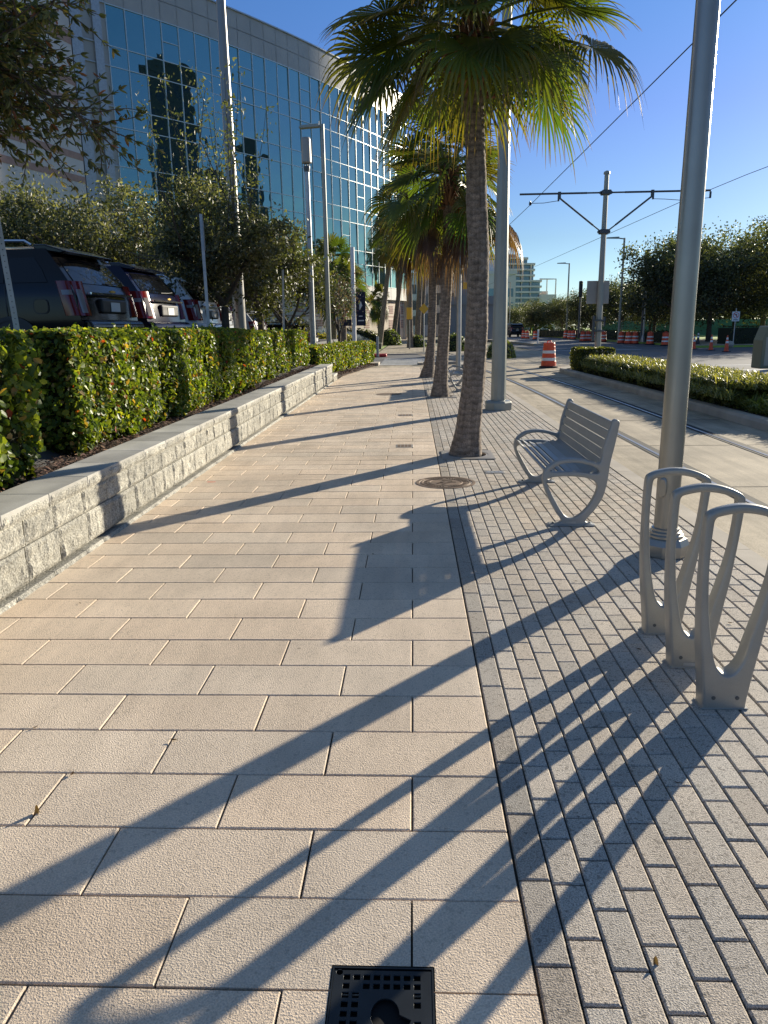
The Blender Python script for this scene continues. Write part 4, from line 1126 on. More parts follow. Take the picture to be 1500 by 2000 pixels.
def tree(name,label,loc,h,trunk_h,rad,nleaf,ls,r,cat='tree',group=None,colf=oak_col,tr=.12,ntw=3,clumps=60,flat=1.,top_sparse=0,asp=.45,low=0,cdir=None):
    t=thing(name,label,cat,loc,0,group); mb=MB()
    lean=r.gauss(0,.04)
    mb.tube([(0,0,-.1),(lean*.3,0,trunk_h*.4),(lean,.03,trunk_h)],[tr*1.25,tr,tr*.85],8)
    tips=limbs(mb,r,(lean,.03,trunk_h*.95),h,.8,5,tr,depth=2)
    mb.build('trunk',M['bark'],t)
    fm=MB(); cz=(trunk_h*.85+low+h)/2; rz=(h-(trunk_h*.85+low))/2
    cl=[]
    for k in range(clumps):
        while True:
            p=V((r.uniform(-1,1),r.uniform(-1,1),r.uniform(-1,1)))
            if .25<p.length<1: break
        p=p*(.55+.45*p.length)
        s=1+.28*noise.noise(p*1.7+V((loc[0],loc[1],0)))
        cl.append((V((p.x*rad*s,p.y*rad*s,cz+p.z*rz*s*flat)),r.uniform(.16,.34)*rad,r.uniform(.65,1.25)))
    for q,lev in tips:
        if q.z<h*1.02 and math.hypot(q.x,q.y)<rad*1.15: cl.append((q,rad*.17,r.uniform(.7,1.2)))
    per=nleaf//len(cl)
    for c_,rr_,v in cl:
        for k in range(int(per*r.uniform(.6,1.4))):
            p=c_+V((r.gauss(0,1),r.gauss(0,1),r.gauss(0,.75)))*rr_*.55
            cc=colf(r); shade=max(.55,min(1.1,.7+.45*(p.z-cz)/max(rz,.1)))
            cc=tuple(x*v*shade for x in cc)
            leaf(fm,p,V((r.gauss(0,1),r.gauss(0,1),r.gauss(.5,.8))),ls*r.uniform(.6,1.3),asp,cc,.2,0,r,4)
    if top_sparse:
        for k in range(top_sparse):
            b=V((r.gauss(0,rad*.4),r.gauss(0,rad*.4),h*.72)); d_=V((r.gauss(0,.28),r.gauss(0,.28),1)).normalized(); L_=r.uniform(1.1,3.5)
            q=b; pts=[b]
            for i in range(5): d_=(d_+V((r.gauss(0,.12),r.gauss(0,.12),.05))).normalized(); q=q+d_*L_/5; pts.append(q)
            fm.tube(pts,[.014,.012,.010,.008,.006,.004],4,0,(.10,.085,.06),cap=False)
            for p in pts[1:]:
                for j in range(16):
                    leaf(fm,p+V((r.gauss(0,.13),r.gauss(0,.13),r.gauss(0,.13))),V((r.gauss(0,1),r.gauss(0,1),r.gauss(0,1))),ls*r.uniform(.6,1.1),asp,oak_col(r,(.07,.085,.03),(.26,.24,.12)),.2,0,r,4)
    fm.build('crown',M['leaf'],t,col=True)
    return t
rt=random.Random(77)
dusty=lambda r: oak_col(r,(.075,.085,.034),(.34,.31,.165))
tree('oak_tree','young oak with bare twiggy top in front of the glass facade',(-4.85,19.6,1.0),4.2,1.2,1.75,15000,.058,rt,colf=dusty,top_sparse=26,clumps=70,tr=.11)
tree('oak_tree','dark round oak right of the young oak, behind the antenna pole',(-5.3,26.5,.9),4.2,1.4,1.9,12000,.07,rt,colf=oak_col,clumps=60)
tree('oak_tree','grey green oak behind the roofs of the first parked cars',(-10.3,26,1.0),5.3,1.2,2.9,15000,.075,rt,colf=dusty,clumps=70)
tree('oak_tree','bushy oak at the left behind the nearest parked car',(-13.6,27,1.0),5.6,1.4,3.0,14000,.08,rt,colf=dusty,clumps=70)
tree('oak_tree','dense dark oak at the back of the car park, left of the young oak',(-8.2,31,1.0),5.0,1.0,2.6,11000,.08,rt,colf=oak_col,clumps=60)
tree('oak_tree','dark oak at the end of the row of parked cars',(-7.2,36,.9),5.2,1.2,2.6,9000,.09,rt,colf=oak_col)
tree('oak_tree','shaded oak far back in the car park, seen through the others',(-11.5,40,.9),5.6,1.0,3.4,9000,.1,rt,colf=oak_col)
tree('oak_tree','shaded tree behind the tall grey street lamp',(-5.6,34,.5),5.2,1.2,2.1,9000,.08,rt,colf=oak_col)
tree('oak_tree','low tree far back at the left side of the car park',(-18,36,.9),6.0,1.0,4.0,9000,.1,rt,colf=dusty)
# bare tree
r=random.Random(12); t=thing('bare_tree','nearly leafless grey twiggy tree in front of the cabbage palm','tree',(-4.05,41.5,.1)); mb=MB()
mb.tube([(0,0,-.1),(.05,0,1.3)],[.10,.08],8); tips=limbs(mb,r,(.05,0,1.2),4.2,.45,7,.09,depth=3,up=1.2); mb.build('trunk',M['bark'],t)
fm=MB()
for q,lev in tips:
    for k in range(34 if q.z<3.2 else 6): leaf(fm,q+V((r.gauss(0,.25),r.gauss(0,.25),r.gauss(0,.25))),V((r.gauss(0,1),r.gauss(0,1),r.gauss(0,1))),.05*r.uniform(.7,1.4),.45,(.14*r.uniform(.5,1.3),.13*r.uniform(.5,1.2),.09),.2,0,r,4)
fm.build('crown',M['leaf'],t,col=True)
# near branchy tree at upper left: real limbs reaching in from the left
r=random.Random(3)
t=thing('oak_tree','near oak reaching in from the left edge with long narrow leaves','tree',(-4.9,5.2,.8)); O=V((-4.9,5.2,.8)); mb=MB(); fm=MB()
mb.tube([(0,0,-.3),(.05,.05,1.2),(.0,.1,2.6)],[.15,.12,.10],10)
def twig(p,d_,L_,rad,lev):
    if p.z<2.0: return
    pts=[p]; q=p; n=6
    for i in range(n):
        d_=(d_+V((r.gauss(0,.13),r.gauss(0,.13),r.gauss(-.01,.11)))).normalized(); q=q+d_*L_/n; q.z=max(q.z,2.0+.1*r.random()); pts.append(q)
    mb.tube(pts,[rad*(1-.8*i/n)+.0012 for i in range(n+1)],5,0,(1,1,1),cap=False)
    if lev>0:
        for i in range(1,n+1):
            for _ in range(2 if lev>1 else 3):
                if r.random()<.95:
                    nd_=(d_*.7+V((r.gauss(0,.6),r.gauss(0,.6),r.gauss(.0,.5)))).normalized(); twig(pts[i],nd_,L_*r.uniform(.35,.6),rad*.5,lev-1)
    if lev<2:
        for i in range(1,n+1):
            for _ in range(6 if lev==0 else 5):
                if r.random()<.8 and pts[i].z>2.02:
                    a=(d_+V((r.gauss(0,.6),r.gauss(0,.6),r.gauss(-.15,.5)))).normalized()
                    s=r.uniform(.024,.040); k=r.random()
                    c=(.085,.10,.035) if k<.62 else ((.19,.185,.07) if k<.85 else ((.26,.19,.06) if k<.95 else (.28,.10,.04)))
                    v=r.uniform(.7,1.3); c=tuple(x*v for x in c)
                    b=a.cross(V((r.gauss(0,1),r.gauss(0,1),r.gauss(0,1)))).normalized(); cc=pts[i]+a*s
                    n0=len(fm.v); w_=s*.27; nn=a.cross(b)
                    fm.v.extend([cc-a*s,cc-a*s*.35+b*w_+nn*w_*.5,cc+a*s*.35+b*w_*.95+nn*w_*.5,cc+a*s,cc+a*s*.35-b*w_*.95+nn*w_*.5,cc-a*s*.35-b*w_+nn*w_*.5])
                    fm.face([n0,n0+1,n0+2,n0+3],0,c); fm.face([n0,n0+3,n0+4,n0+5],0,c)
for (p,d_,L_) in [((0,.1,1.75),(1,.05,.10),2.1),((0,.1,2.2),(1,.15,.28),2.3),((0,.1,2.6),(1,.1,.42),2.5),((0,.1,2.5),(.9,-.2,.55),2.1),((0,.1,2.0),(1,.35,.22),2.5),((0,.1,1.5),(1,.15,-.02),1.75),((0,.1,2.7),(.8,.3,.75),2.4),((0,.1,2.7),(.6,.0,.95),2.2),((0,.1,1.9),(.95,-.15,.25),1.9),((0,.1,2.4),(1,.45,.45),2.6),((0,.1,1.6),(.8,.6,.2),1.9)]:
    twig(V(p),V(d_).normalized(),L_*.74,.022,2)
mb.build('trunk',M['bark'],t); fm.build('crown',M['leaf'],t,col=True)

# oak rows in the park across the road: three patterns copied
kinds=[]
for k in range(3):
    r=random.Random(100+k)
    kinds.append(tree('park_oak','x',(0,-200-k*20,0),[7.9,7.2,8.4][k],2.3,[4.5,4.1,4.9][k],17000,.105,r,group='oaks in the park across the road',colf=lambda r:oak_col(r,(.055,.068,.032),(.22,.215,.11)),tr=.2,clumps=95,asp=.6,low=-.2))
spots=[(20.5,60,1,1.05),(24.5,64,0,1.02),(31,62,2,1.12),(37,66,0,1.15),(29,70,1,1.05),(22.5,72,1,.9),(22,82,0,.88),(27,88,2,1.0),(22,95,1,1.02),(21,108,0,.85),(19.5,122,1,.85),(18,138,0,.8),(16.5,152,1,.8),(15,170,2,.72),(14,190,1,.8),(26,104,2,1.0),(25,125,0,1.0),(36,80,2,1.25),(44,74,1,1.25),(33,95,0,1.1),(41,60,0,1.15),(23,150,2,.95),(10,205,0,.9)]
names=['nearest','small','broad','tall','low','dark','rounded','open']
for i,(x,y,k,s) in enumerate(spots):
    s=s*(1.0 if y<85 else .86)*(1.0 if (x,y) in ((20.5,60),(24.5,64),(31,62),(36,80),(44,74)) else .86)
    first=kinds[k].location.y<-100
    c=kinds[k] if first else copy_tree(kinds[k])
    c.location=(x,y,.1); c.scale=(s,s,s); c.rotation_euler.z=(i*1.7)%6.28
    c['label']='dark oak across the road, '+['just right of the near round pole','behind the no left turn sign','at the right edge of the park row','rising behind the right edge oak','in the second row behind the near pole','directly behind the dark antenna mast','behind the tall lamp right of the tram pole','with a pale gap above it, right of the tram pole','with thin open top just left of the tram pole','in the row left of the dark left mast','two crowns left of the dark mast','over the parked cars at the left end','by the foot of the balcony building','among the farthest crowns, left part','at the far end of the avenue','in the back row behind the tram pole','in the back row between mast and tram pole','in the back row right of the near pole','tallest crown in the far right corner','in the back row behind the antenna mast','behind the right cones, farthest right','in the back row left of the tram pole','last crown before the street vanishes'][i]

# ------------------------------------------------------------------ median planting
def strap_clump(mb,x,y,z,r,n=42,L=(.35,.6),cols=((.10,.14,.035),(.30,.33,.13))):
    for k in range(n):
        a=r.uniform(0,2*PI); el=r.uniform(.6,1.35); l=r.uniform(*L); w_=r.uniform(.008,.014)
        d_=V((math.cos(a)*math.cos(el),math.sin(a)*math.cos(el),math.sin(el))); s=V((-math.sin(a),math.cos(a),0))
        b=V((x+r.gauss(0,.05),y+r.gauss(0,.05),z)); n0=len(mb.v)
        c=lerp(cols[0],cols[1],r.random()**1.5)
        for i in range(5):
            t_=i/4; q=b+d_*l*t_-V((0,0,1))*(.42*l*t_*t_*t_)+V((d_.x,d_.y,0))*(.25*l*t_*t_)
            w2=w_*(1-t_**2.2)+.0008
            mb.v.extend([q-s*w2,q+s*w2])
        for i in range(4):
            b_=n0+2*i; mb.face([b_,b_+2,b_+3,b_+1],0,c)
def mx(y): return 5.55+(0 if y<14 else -.02*(y-14) if y<26 else -.25)
mb=MB()
# rounded kerb of the median
prof=[(-.16,-.02),(-.15,.10),(-.12,.145),(-.06,.16),(.02,.16),(.06,.14)]
ys=[-2+i*2.0 for i in range(15)]+[26.6]
for a,b in zip(ys,ys[1:]):
    n=len(mb.v)
    for yy in (a+.004,b-.004):
        for px,pz in prof: mb.v.append((mx(yy)+px,yy,pz))
    k=len(prof)
    for i in range(k-1): mb.face([n+i,n+k+i,n+k+i+1,n+i+1])
    mb.face([n+i for i in range(k)]); mb.face([n+k+i for i in range(k)][::-1])
tag(fix_normals(mb.build('median_kerb',M['kerb'],smooth=False)),kind='structure')
mb=MB()
nose=[(mx(26.6)-.16,26.6),(5.35,27.3),(6.0,27.9),(6.8,27.6),(7.1,26.5),(7.1,-2),(6.95,-2),(6.95,26.4),(6.3,26.9),(5.8,26.8),(mx(26.6)+.06,26.5)]
mb.prism(nose,-.02,.155,'z'); tag(fix_normals(mb.build('median_nose_kerb',M['kerb'])),kind='structure')
mb=MB(); mb.poly([(mx(-2)+.03,-2,.125),(6.97,-2,.125),(6.97,26.6,.125),(mx(26)+.03,26.6,.125)]); tag(mb.build('median_soil',M['mulch']),kind='structure')
rs=random.Random(55)
mb=MB()
for _ in range(420):
    y=rs.uniform(4.5,14.6); x=rs.uniform(mx(y)+.22,6.75); strap_clump(mb,x-6.1,y-9.5,0,rs,30,(.38,.66))
o=mb.build('strap_leaf_planting',M['hedgeleaf'],col=True,loc=(6.1,9.5,.12)); tag(o,'mass of narrow strap leaved plants along the median kerb','plants',kind='stuff')
def med_col(r):
    c=lerp((.05,.075,.02),(.30,.31,.13),r.random()**2); return c
t=hedge('median_hedge','long loose grey green hedge along the tram median',5.66,6.75,13.6,24.4,.12,.54,20000,.035,61,skew=-.02,colf=med_col,lump=.14,left=True)
# its leaves point up like blades on top
mb=MB()
for _ in range(1500):
    y=rs.uniform(13.0,24.4); x=rs.uniform(5.45,6.7); strap_clump(mb,x-6.1,y-19,-.12 if x>5.6 else -.3,rs,11,(.24,.42),((.09,.12,.04),(.38,.38,.18)))
mb.build('blade_leaves',M['hedgeleaf'],t,col=True,loc=(6.1-t.location.x,19-t.location.y,.50))
hedge('median_hedge','small square clipped hedge around the foot of the tram pole',5.45,6.6,24.9,26.3,.12,.86,6500,.03,62,left=True,colf=lambda r: lerp((.05,.07,.02),(.20,.22,.06),r.random()**2))
# distant wood closing the view behind the park
rwd=random.Random(8); mb=MB()
for _ in range(16000):
    u=rwd.random(); x=22+u*190; y=165-u*70+rwd.gauss(0,3); hh_=5.2+2.2*noise.noise(V((x*.12,0,3)))+1.0*noise.noise(V((x*.5,0,7)))
    z=abs(hh_)*math.sqrt(rwd.random())
    leaf(mb,V((x,y,z)),V((rwd.gauss(0,1),rwd.gauss(0,1),rwd.gauss(.4,1))),.5*rwd.uniform(.6,1.3),.7,oak_col(rwd,(.03,.042,.016),(.09,.10,.045)),.2,0,rwd,4)
tag(mb.build('distant_wood',M['leaf'],col=True),'distant dark wood behind the park oaks and the green fence','trees',kind='stuff')
# shrubs and low hedges further off
def bush(name,label,loc,rx,ry,h,n,ls,r,colf,group=None):
    t=thing(name,label,'shrub',loc,0,group); mb=MB()
    for _ in range(n):
        a=r.uniform(0,2*PI); u=r.random(); el=math.acos(1-u)-0; rad=r.uniform(.72,1.0)*(1+.15*noise.noise(V((math.cos(a)*2,math.sin(a)*2,u*2+loc[0]))))
        p=V((rx*rad*math.cos(a)*math.sin(el),ry*rad*math.sin(a)*math.sin(el),h*rad*math.cos(el)))
        leaf(mb,p,V((p.x/rx,p.y/ry,p.z/h))+V((r.gauss(0,.6),r.gauss(0,.6),r.gauss(0,.6))),ls*r.uniform(.6,1.3),.6,colf(r),.2,0,r,4)
    mb.build('foliage',M['leaf'],t,col=True)
    cb=MB(); cb.lathe([(.8,0),(.85,.3),(.7,.6),(.35,.8),(.05,.86)],10); cb.v=[(v[0]*rx,v[1]*ry,v[2]*h) for v in cb.v]; cb.build('dark_core',M['core'],t)  # solid dark filler, shade within the shrub put into its colour
    return t
rb=random.Random(90)
yl=lambda r: lerp((.25,.24,.03),(.55,.45,.05),r.random()); gl=lambda r: lerp((.05,.08,.02),(.22,.24,.06),r.random()**1.5)
bush('yellow_shrub','yellow flowering shrub left of the bare tree trunk',(-6.3,52,.05),1.3,1,1.25,2200,.09,rb,yl,'yellow shrubs on the lawn')
bush('yellow_shrub','yellow flowering shrub between the bare tree and banner pole',(-4.9,53,.05),1.3,1,1.2,2200,.09,rb,yl,'yellow shrubs on the lawn')
bush('shrub','green shrub at the foot of the nearest far palm',(.35,62,.02),.8,.7,1.0,1500,.08,rb,gl)
bush('shrub','dark shrub bank along the arena wall under the small round palm',(-6.9,76,.02),4.2,1.2,1.6,4500,.14,rb,lambda r:oak_col(r))
bush('shrub','yellow green shrub beside the far pavement',(-2.2,71,.02),1.2,1.5,1.5,2500,.10,rb,gl)
bush('shrub','green shrub in a planter right of the second palm trunk',(2.9,52,.02),.9,.8,1.2,1500,.08,rb,gl)
bush('shrub','light green shrub in the gap between first palm and thick pole',(4.6,40,.0),.8,1.2,1.0,1800,.08,rb,lambda r: lerp((.10,.12,.03),(.35,.36,.12),r.random()))
def farhedge(label,pts,w_,h,n,r):
    t=thing('low_hedge',label,'hedge',(pts[0][0],pts[0][1],.1),0,'low hedges at the edge of the park'); ox,oy=pts[0]; mb=MB(); cb=MB()
    for (ax_,ay_),(bx,by) in zip(pts,pts[1:]):
        dx,dy=bx-ax_,by-ay_; L_=math.hypot(dx,dy); nx,ny=-dy/L_,dx/L_
        for _ in range(int(n*L_)):
            u=r.random(); v=r.uniform(-1,1)*w_/2; z=h*(1 if r.random()<.5 else r.random()); v= v if z==h else math.copysign(w_/2,v)
            p=V((ax_+dx*u+nx*v-ox,ay_+dy*u+ny*v-oy,z+.06*noise.noise(V((u*L_*2,v*2,0)))))
            leaf(mb,p,V((r.gauss(0,1),r.gauss(0,1),r.gauss(.4,1))),.09*r.uniform(.6,1.3),.6,oak_col(r,(.03,.045,.015),(.10,.12,.04)),.2,0,r,4)
        q=[(ax_+nx*w_*.45-ox,ay_+ny*w_*.45-oy),(bx+nx*w_*.45-ox,by+ny*w_*.45-oy),(bx-nx*w_*.45-ox,by-ny*w_*.45-oy),(ax_-nx*w_*.45-ox,ay_-ny*w_*.45-oy)]
        cb.prism(q,0,h*.92,'z')  # dark filler block painted as the shaded inside of the hedge
    mb.build('foliage',M['leaf'],t,col=True); fix_normals(cb.build('dark_core',M['core'],t))
farhedge('dark clipped hedge behind the no left turn sign',[(24,53.6),(24,50)] and [(22.5,56),(30,56.5),(40,57)],2.0,1.25,90,rb)
farhedge('low dark hedge under the oaks behind the distant barrels',[(20.8,60),(20.6,72),(20.4,92),(19,118)],1.4,.9,45,rb)
# sprinkler
M['mist']=bpy.data.materials.new('sprinkler_mist'); m=M['mist']; m.use_nodes=True; nt=m.node_tree
b=nt.nodes['Principled BSDF']; b.inputs['Base Color'].default_value=(.9,.92,.95,1); b.inputs['Roughness'].default_value=.9
tcn=nd(nt,'ShaderNodeTexCoord'); nzn=nd(nt,'ShaderNodeTexNoise'); nzn.inputs['Scale'].default_value=2.5; nzn.inputs['Detail'].default_value=6
nt.links.new(tcn.outputs['Object'],nzn.inputs['Vector']); mr=nd(nt,'ShaderNodeMapRange'); mr.inputs[1].default_value=.35; mr.inputs[2].default_value=.75; mr.inputs[3].default_value=.04; mr.inputs[4].default_value=.34
nt.links.new(nzn.outputs['Fac'],mr.inputs[0]); nt.links.new(mr.outputs[0],b.inputs['Alpha'])
t=thing('lawn_sprinkler','lawn sprinkler throwing a fan of fine white spray over the grass','sprinkler',(-2.65,58,.03))
mb=MB(); mb.lathe([(.03,0),(.03,.15),(.05,.16),(.04,.2)],8); mb.build('sprinkler_head',M['black'],t)
mb=MB()
for l in range(3):
    n=len(mb.v); N=16
    for i in range(N+1):
        u=i/N; x=-4.6*u; top=.2+2.3*u**.8*(1-.35*u)+l*.05; yb=l*.35*u
        mb.v.extend([(x,yb,max(.02,.15-.1*u)),(x,yb+.2*u,top)])
    for i in range(N): mb.face([n+2*i,n+2*i+2,n+2*i+3,n+2*i+1])
mb.build('water_spray',M['mist'],t)
# ------------------------------------------------------------------ parked cars
M['tint']=mat('tinted_glass',(.006,.0065,.008),.04,spec=.4)
M['redlens']=mat('red_tail_lens',(.15,.006,.008),.10,spec=.6)
M['clearlens']=mat('clear_lens',(.22,.20,.20),.1,spec=.6)
M['chrome']=mat('chrome_trim',(.7,.7,.72),.12,metal=1)
M['plate']=mat('number_plate',(.55,.56,.55),.5)
M['trim']=mat('black_plastic_trim',(.02,.02,.022),.5)
M['gold']=mat('gold_badge',(.6,.42,.12),.3,metal=.8)
def paint(n,c,r=.12): return mat(n,c,.16 if c[0]<.1 else .3,coat=.14 if c[0]<.1 else .8,spec=.25)
def lin(a,b,t): return a+(b-a)*t
def make_suv(label,body,scale=(1,1,1)):
    t=thing('parked_suv',label,'car',(0,0,0),0,'cars parked behind the hedge')
    rows=[(.36,.90,.07,.15),(.50,.985,.01,.03),(.76,1.015,.0,.0),(.80,1.015,.04,.02),(1.12,1.02,.08,.06),(1.30,1.0,.14,.2),(1.52,.915,.31,.2),(1.75,.83,.50,.2),(1.84,.77,.60,.2),(1.89,.62,.68,.2),(1.915,.3,.72,.2),(1.92,0,.73,.2)]
    def zcap(x):
        if x<3.15: return 2
        if x<3.95: return lin(1.93,1.22,(x-3.15)/.8)
        if x<5.0: return lin(1.22,1.05,(x-3.95)/1.05)
        return lin(1.05,.80,(x-5.0)/.3)
    S=[0,.04,.12,.25,.4,.52,.6,.66,.71,.76,.82,.9,.96,1]
    mb=MB(); nr=len(rows)
    for sgn in (1,-1):
        n0=len(mb.v)
        for s in S:
            for (z,y,xr,fr) in rows:
                x=xr+s*(5.3-fr-xr) if True else 0
                zz=min(z,zcap(x)); yy=y*(1-.10*max(0,(x-4.6)/.7)**2-.03*max(0,(.5-x)/.5)**2)
                mb.v.append((x,sgn*yy,zz))
        for i in range(len(S)-1):
            for j in range(nr-1):
                a=n0+i*nr+j; q=[a,a+1,a+nr+1,a+nr]; mb.face(q if sgn<0 else q[::-1],0)
    # rear face and nose: crowned panels between the two sides
    for s,sg in ((0,-1),(1,1)):
        NL=8; n0=len(mb.v)
        for (z,y,xr,fr) in rows:
            x=xr if s==0 else 5.3-fr; zz=min(z,zcap(x)); y2=y*(1-.03*max(0,(.5-x)/.5)**2 if s==0 else .90)
            for k in range(NL+1):
                u=k/NL*2-1; mb.v.append((x+sg*.06*(1-u*u)*(1 if z<1.8 else .3),y2*u,zz))
        for j in range(nr-1):
            for k in range(NL):
                a=n0+j*(NL+1)+k; mb.face([a,a+1,a+NL+2,a+NL+1],0)
    # floor
    mb.box(.1,5.1,-.88,.88,.34,.36)
    bm_o=mb.build('body',body,t,smooth=True); bm_=bmesh.new(); bm_.from_mesh(bm_o.data); bmesh.ops.remove_doubles(bm_,verts=bm_.verts,dist=.002); bmesh.ops.recalc_face_normals(bm_,faces=bm_.faces); bm_.to_mesh(bm_o.data); bm_.free()
    bm_o.modifiers.new('e','EDGE_SPLIT').split_angle=math.radians(32)
    sy=lambda z:(1.0-.378*(z-1.30)+.010)
    for sg in (1,-1):
        for nm,pts in (('rear_quarter_window',[(.50,1.345),(1.12,1.345),(1.12,1.71),(.74,1.71),(.60,1.53)]),('door_window',[(1.19,1.345),(2.18,1.345),(2.18,1.71),(1.19,1.71)]),('door_window',[(2.25,1.345),(3.50,1.345),(3.16,1.69),(2.25,1.71)])):
            mb=MB(); mb.poly([(x,sg*sy(z),z) for x,z in (pts if sg<0 else pts[::-1])]); mb.build(nm,M['tint'],t)
        mb=MB()
        for x in (1.17,2.23): mb.poly([(x-.006,sg*1.0285,.45),(x+.006,sg*1.0285,.45),(x+.006,sg*1.0285,1.02),(x-.006,sg*1.0285,1.02)])
        for x in (1.17,2.23,3.45):
            mb.poly([(x-.006,sg*1.026,1.02),(x+.006,sg*1.026,1.02),(x+.006,sg*1.012,1.29),(x-.006,sg*1.012,1.29)])
        mb.box(1.1,4.2,sg*.95-.06,sg*.95+.06,.30,.36); mb.build('door_seam',M['trim'],t)
        for x in (1.45,2.5):
            mb=MB(); mb.box(x,x+.2,sg*1.03-.012,sg*1.03+.012,1.05,1.08); mb.build('door_handle',M['chrome'],t)
        # tail light, wrapping the corner
        def lamp(cols,zs,name,m,par,lift=0.):
            mb=MB()
            for z in zs:
                sx=.115*max(0,(z-.86)/.5)+.0
                for (cx_,cy_) in cols: mb.v.append((cx_+sx-lift,sg*(cy_-.02*max(0,(z-1.1)/.26)+lift*.6),z))
            n=len(cols)
            for a in range(len(zs)-1):
                for b in range(n-1): q=[a*n+b,a*n+b+1,(a+1)*n+b+1,(a+1)*n+b]; mb.face(q)
            # rim back into the body
            k=len(mb.v); loop=list(range(n))+[a*n+n-1 for a in range(1,len(zs))]+[(len(zs)-1)*n+b for b in range(n-2,-1,-1)]+[a*n for a in range(len(zs)-2,0,-1)]
            for q in loop: p=mb.v[q]; mb.v.append((p[0]+.05,p[1]-sg*.05,p[2]))
            for a in range(len(loop)): b=(a+1)%len(loop); mb.face([loop[a],loop[b],k+b,k+a])
            o=fix_normals(mb.build(name,m,par,smooth=True)); o.modifiers.new('e','EDGE_SPLIT').split_angle=math.radians(38); return o
        Z_=[.86,.90,1.0,1.12,1.26,1.36]
        tl=lamp([(.235,1.034),(.17,1.040),(.115,1.040),(.055,1.015),(.022,.965),(-.004,.90),(-.022,.83),(-.032,.775)],Z_,'tail_light',M['redlens'],t)
        lamp([(.016,.95),(-.004,.90),(-.020,.84)],[.90,1.0,1.12,1.24],'reversing_lens',M['clearlens'],tl,.006)
        lamp([(.20,1.037),(.115,1.040),(.05,1.010)],[1.16,1.20,1.23],'reversing_lens',M['clearlens'],tl,.006)
        mb=MB(); mb.tube([(.85,sg*.70,1.90),(.95,sg*.70,1.96),(2.0,sg*.72,1.985),(2.9,sg*.70,1.96),(3.0,sg*.70,1.91)],.022,8); mb.build('roof_rail',M['chrome'],t)
        for xw in (1.12,4.2):
            mb=MB()
            prof=[(.20,-.12),(.36,-.12),(.405,-.09),(.405,.09),(.36,.125),(.24,.13)]
            n=28; n0=0
            for r_,yy in prof:
                for k in range(n): a=2*PI*k/n; mb.v.append((xw+r_*math.cos(a),sg*(.89+yy),.405+r_*math.sin(a)))
            for i in range(len(prof)-1):
                for k in range(n): j=(k+1)%n; mb.face([i*n+k,i*n+j,(i+1)*n+j,(i+1)*n+k])
            wh=fix_normals(mb.build('wheel',M['rubber'],t,smooth=True))
            mb=MB()
            for k in range(6):
                a=2*PI*k/6; ca,sa=math.cos(a),math.sin(a)
                mb.poly([(xw+.05*ca-.03*sa,sg*.995,.405+.05*sa+.03*ca),(xw+.25*ca-.045*sa,sg*1.012,.405+.25*sa+.045*ca),(xw+.25*ca+.045*sa,sg*1.012,.405+.25*sa-.045*ca),(xw+.05*ca+.03*sa,sg*.995,.405+.05*sa-.03*ca)])
            mb.build('rim',M['chrome'],wh)
            mb=MB(); n=20
            mb.v=[(xw+.46*math.cos(PI*k/(n-1)),sg*1.02,.405+.46*math.sin(PI*k/(n-1))) for k in range(n)]+[(xw+.46*math.cos(PI*k/(n-1)),sg*1.04,.405+.46*math.sin(PI*k/(n-1))) for k in range(n)]+[(xw+.40*math.cos(PI*k/(n-1)),sg*1.04,.405+.40*math.sin(PI*k/(n-1))) for k in range(n)]
            for i in range(2):
                for k in range(n-1): mb.face([i*n+k,i*n+k+1,(i+1)*n+k+1,(i+1)*n+k])
            mb.poly([(xw+.41*math.cos(PI*k/(n-1)),sg*1.026,.405+.41*math.sin(PI*k/(n-1))) for k in range(n)])
            mb.build('wheel_arch',M['trim'],t)
        mb=MB(); mb.box(3.35,3.5,sg*1.12-.1,sg*1.12+.1,1.18,1.36); bevel(mb.build('mirror',body,t),.03,2)
    # windscreen
    mb=MB(); mb.poly([(3.95,.82,1.245),(3.95,-.82,1.245),(3.26,-.68,1.86),(3.26,.68,1.86)]); mb.build('windscreen',M['tint'],t)
    # tailgate
    def rx(z): return lin(.14,.50,(z-1.30)/.45)
    mb=MB(); N=8
    for z,yw in ((1.34,.85),(1.52,.80),(1.71,.72)):
        for k in range(N+1):
            u=k/N*2-1; mb.v.append((rx(z)-.06*(1-(u*.85)**2)-.012,yw*u,z))
    for j in range(2):
        for k in range(N): a=j*(N+1)+k; mb.face([a,a+1,a+N+2,a+N+1])
    mb.build('rear_window',M['tint'],t,smooth=True)
    mb=MB(); mb.tube([(.11,.05,1.36),(.10,-.30,1.37),(.12,-.55,1.39)],.008,5); mb.build('rear_wiper',M['trim'],t)
    mb=MB(); mb.prism([(.28,1.80),(.36,1.765),(.78,1.83),(.80,1.905),(.62,1.905)],-.76,.76); bevel(fix_normals(mb.build('spoiler',body,t)),.02,2)
    mb=MB(); mb.box(-.035,.03,-.72,.72,1.175,1.205); mb.build('tailgate_trim',M['chrome'],t)
    mb=MB(); mb.box(-.035,.0,-.08,.08,1.225,1.25); mb.box(-.036,.0,-.03,.03,1.218,1.257); mb.build('badge',M['gold'],t)
    mb=MB(); mb.box(-.045,.05,-.42,.42,.90,1.12); bevel(mb.build('plate_recess',M['trim'],t),.03,2)
    mb=MB(); mb.box(-.055,-.048,-.155,.155,.93,1.07); mb.build('number_plate',M['plate'],t)
    mb=MB()
    mb.prism([(-.10,.50),(-.11,.72),(-.06,.79),(.10,.80),(.10,.45)],-.93,.93); bevel(fix_normals(mb.build('bumper',body,t)),.03,2)
    mb=MB(); mb.prism([(-.05,.36),(-.112,.46),(-.112,.54),(.10,.54),(.1,.36)],-.86,.86); fix_normals(mb.build('bumper_insert',M['trim'],t))
    mb=MB(); 
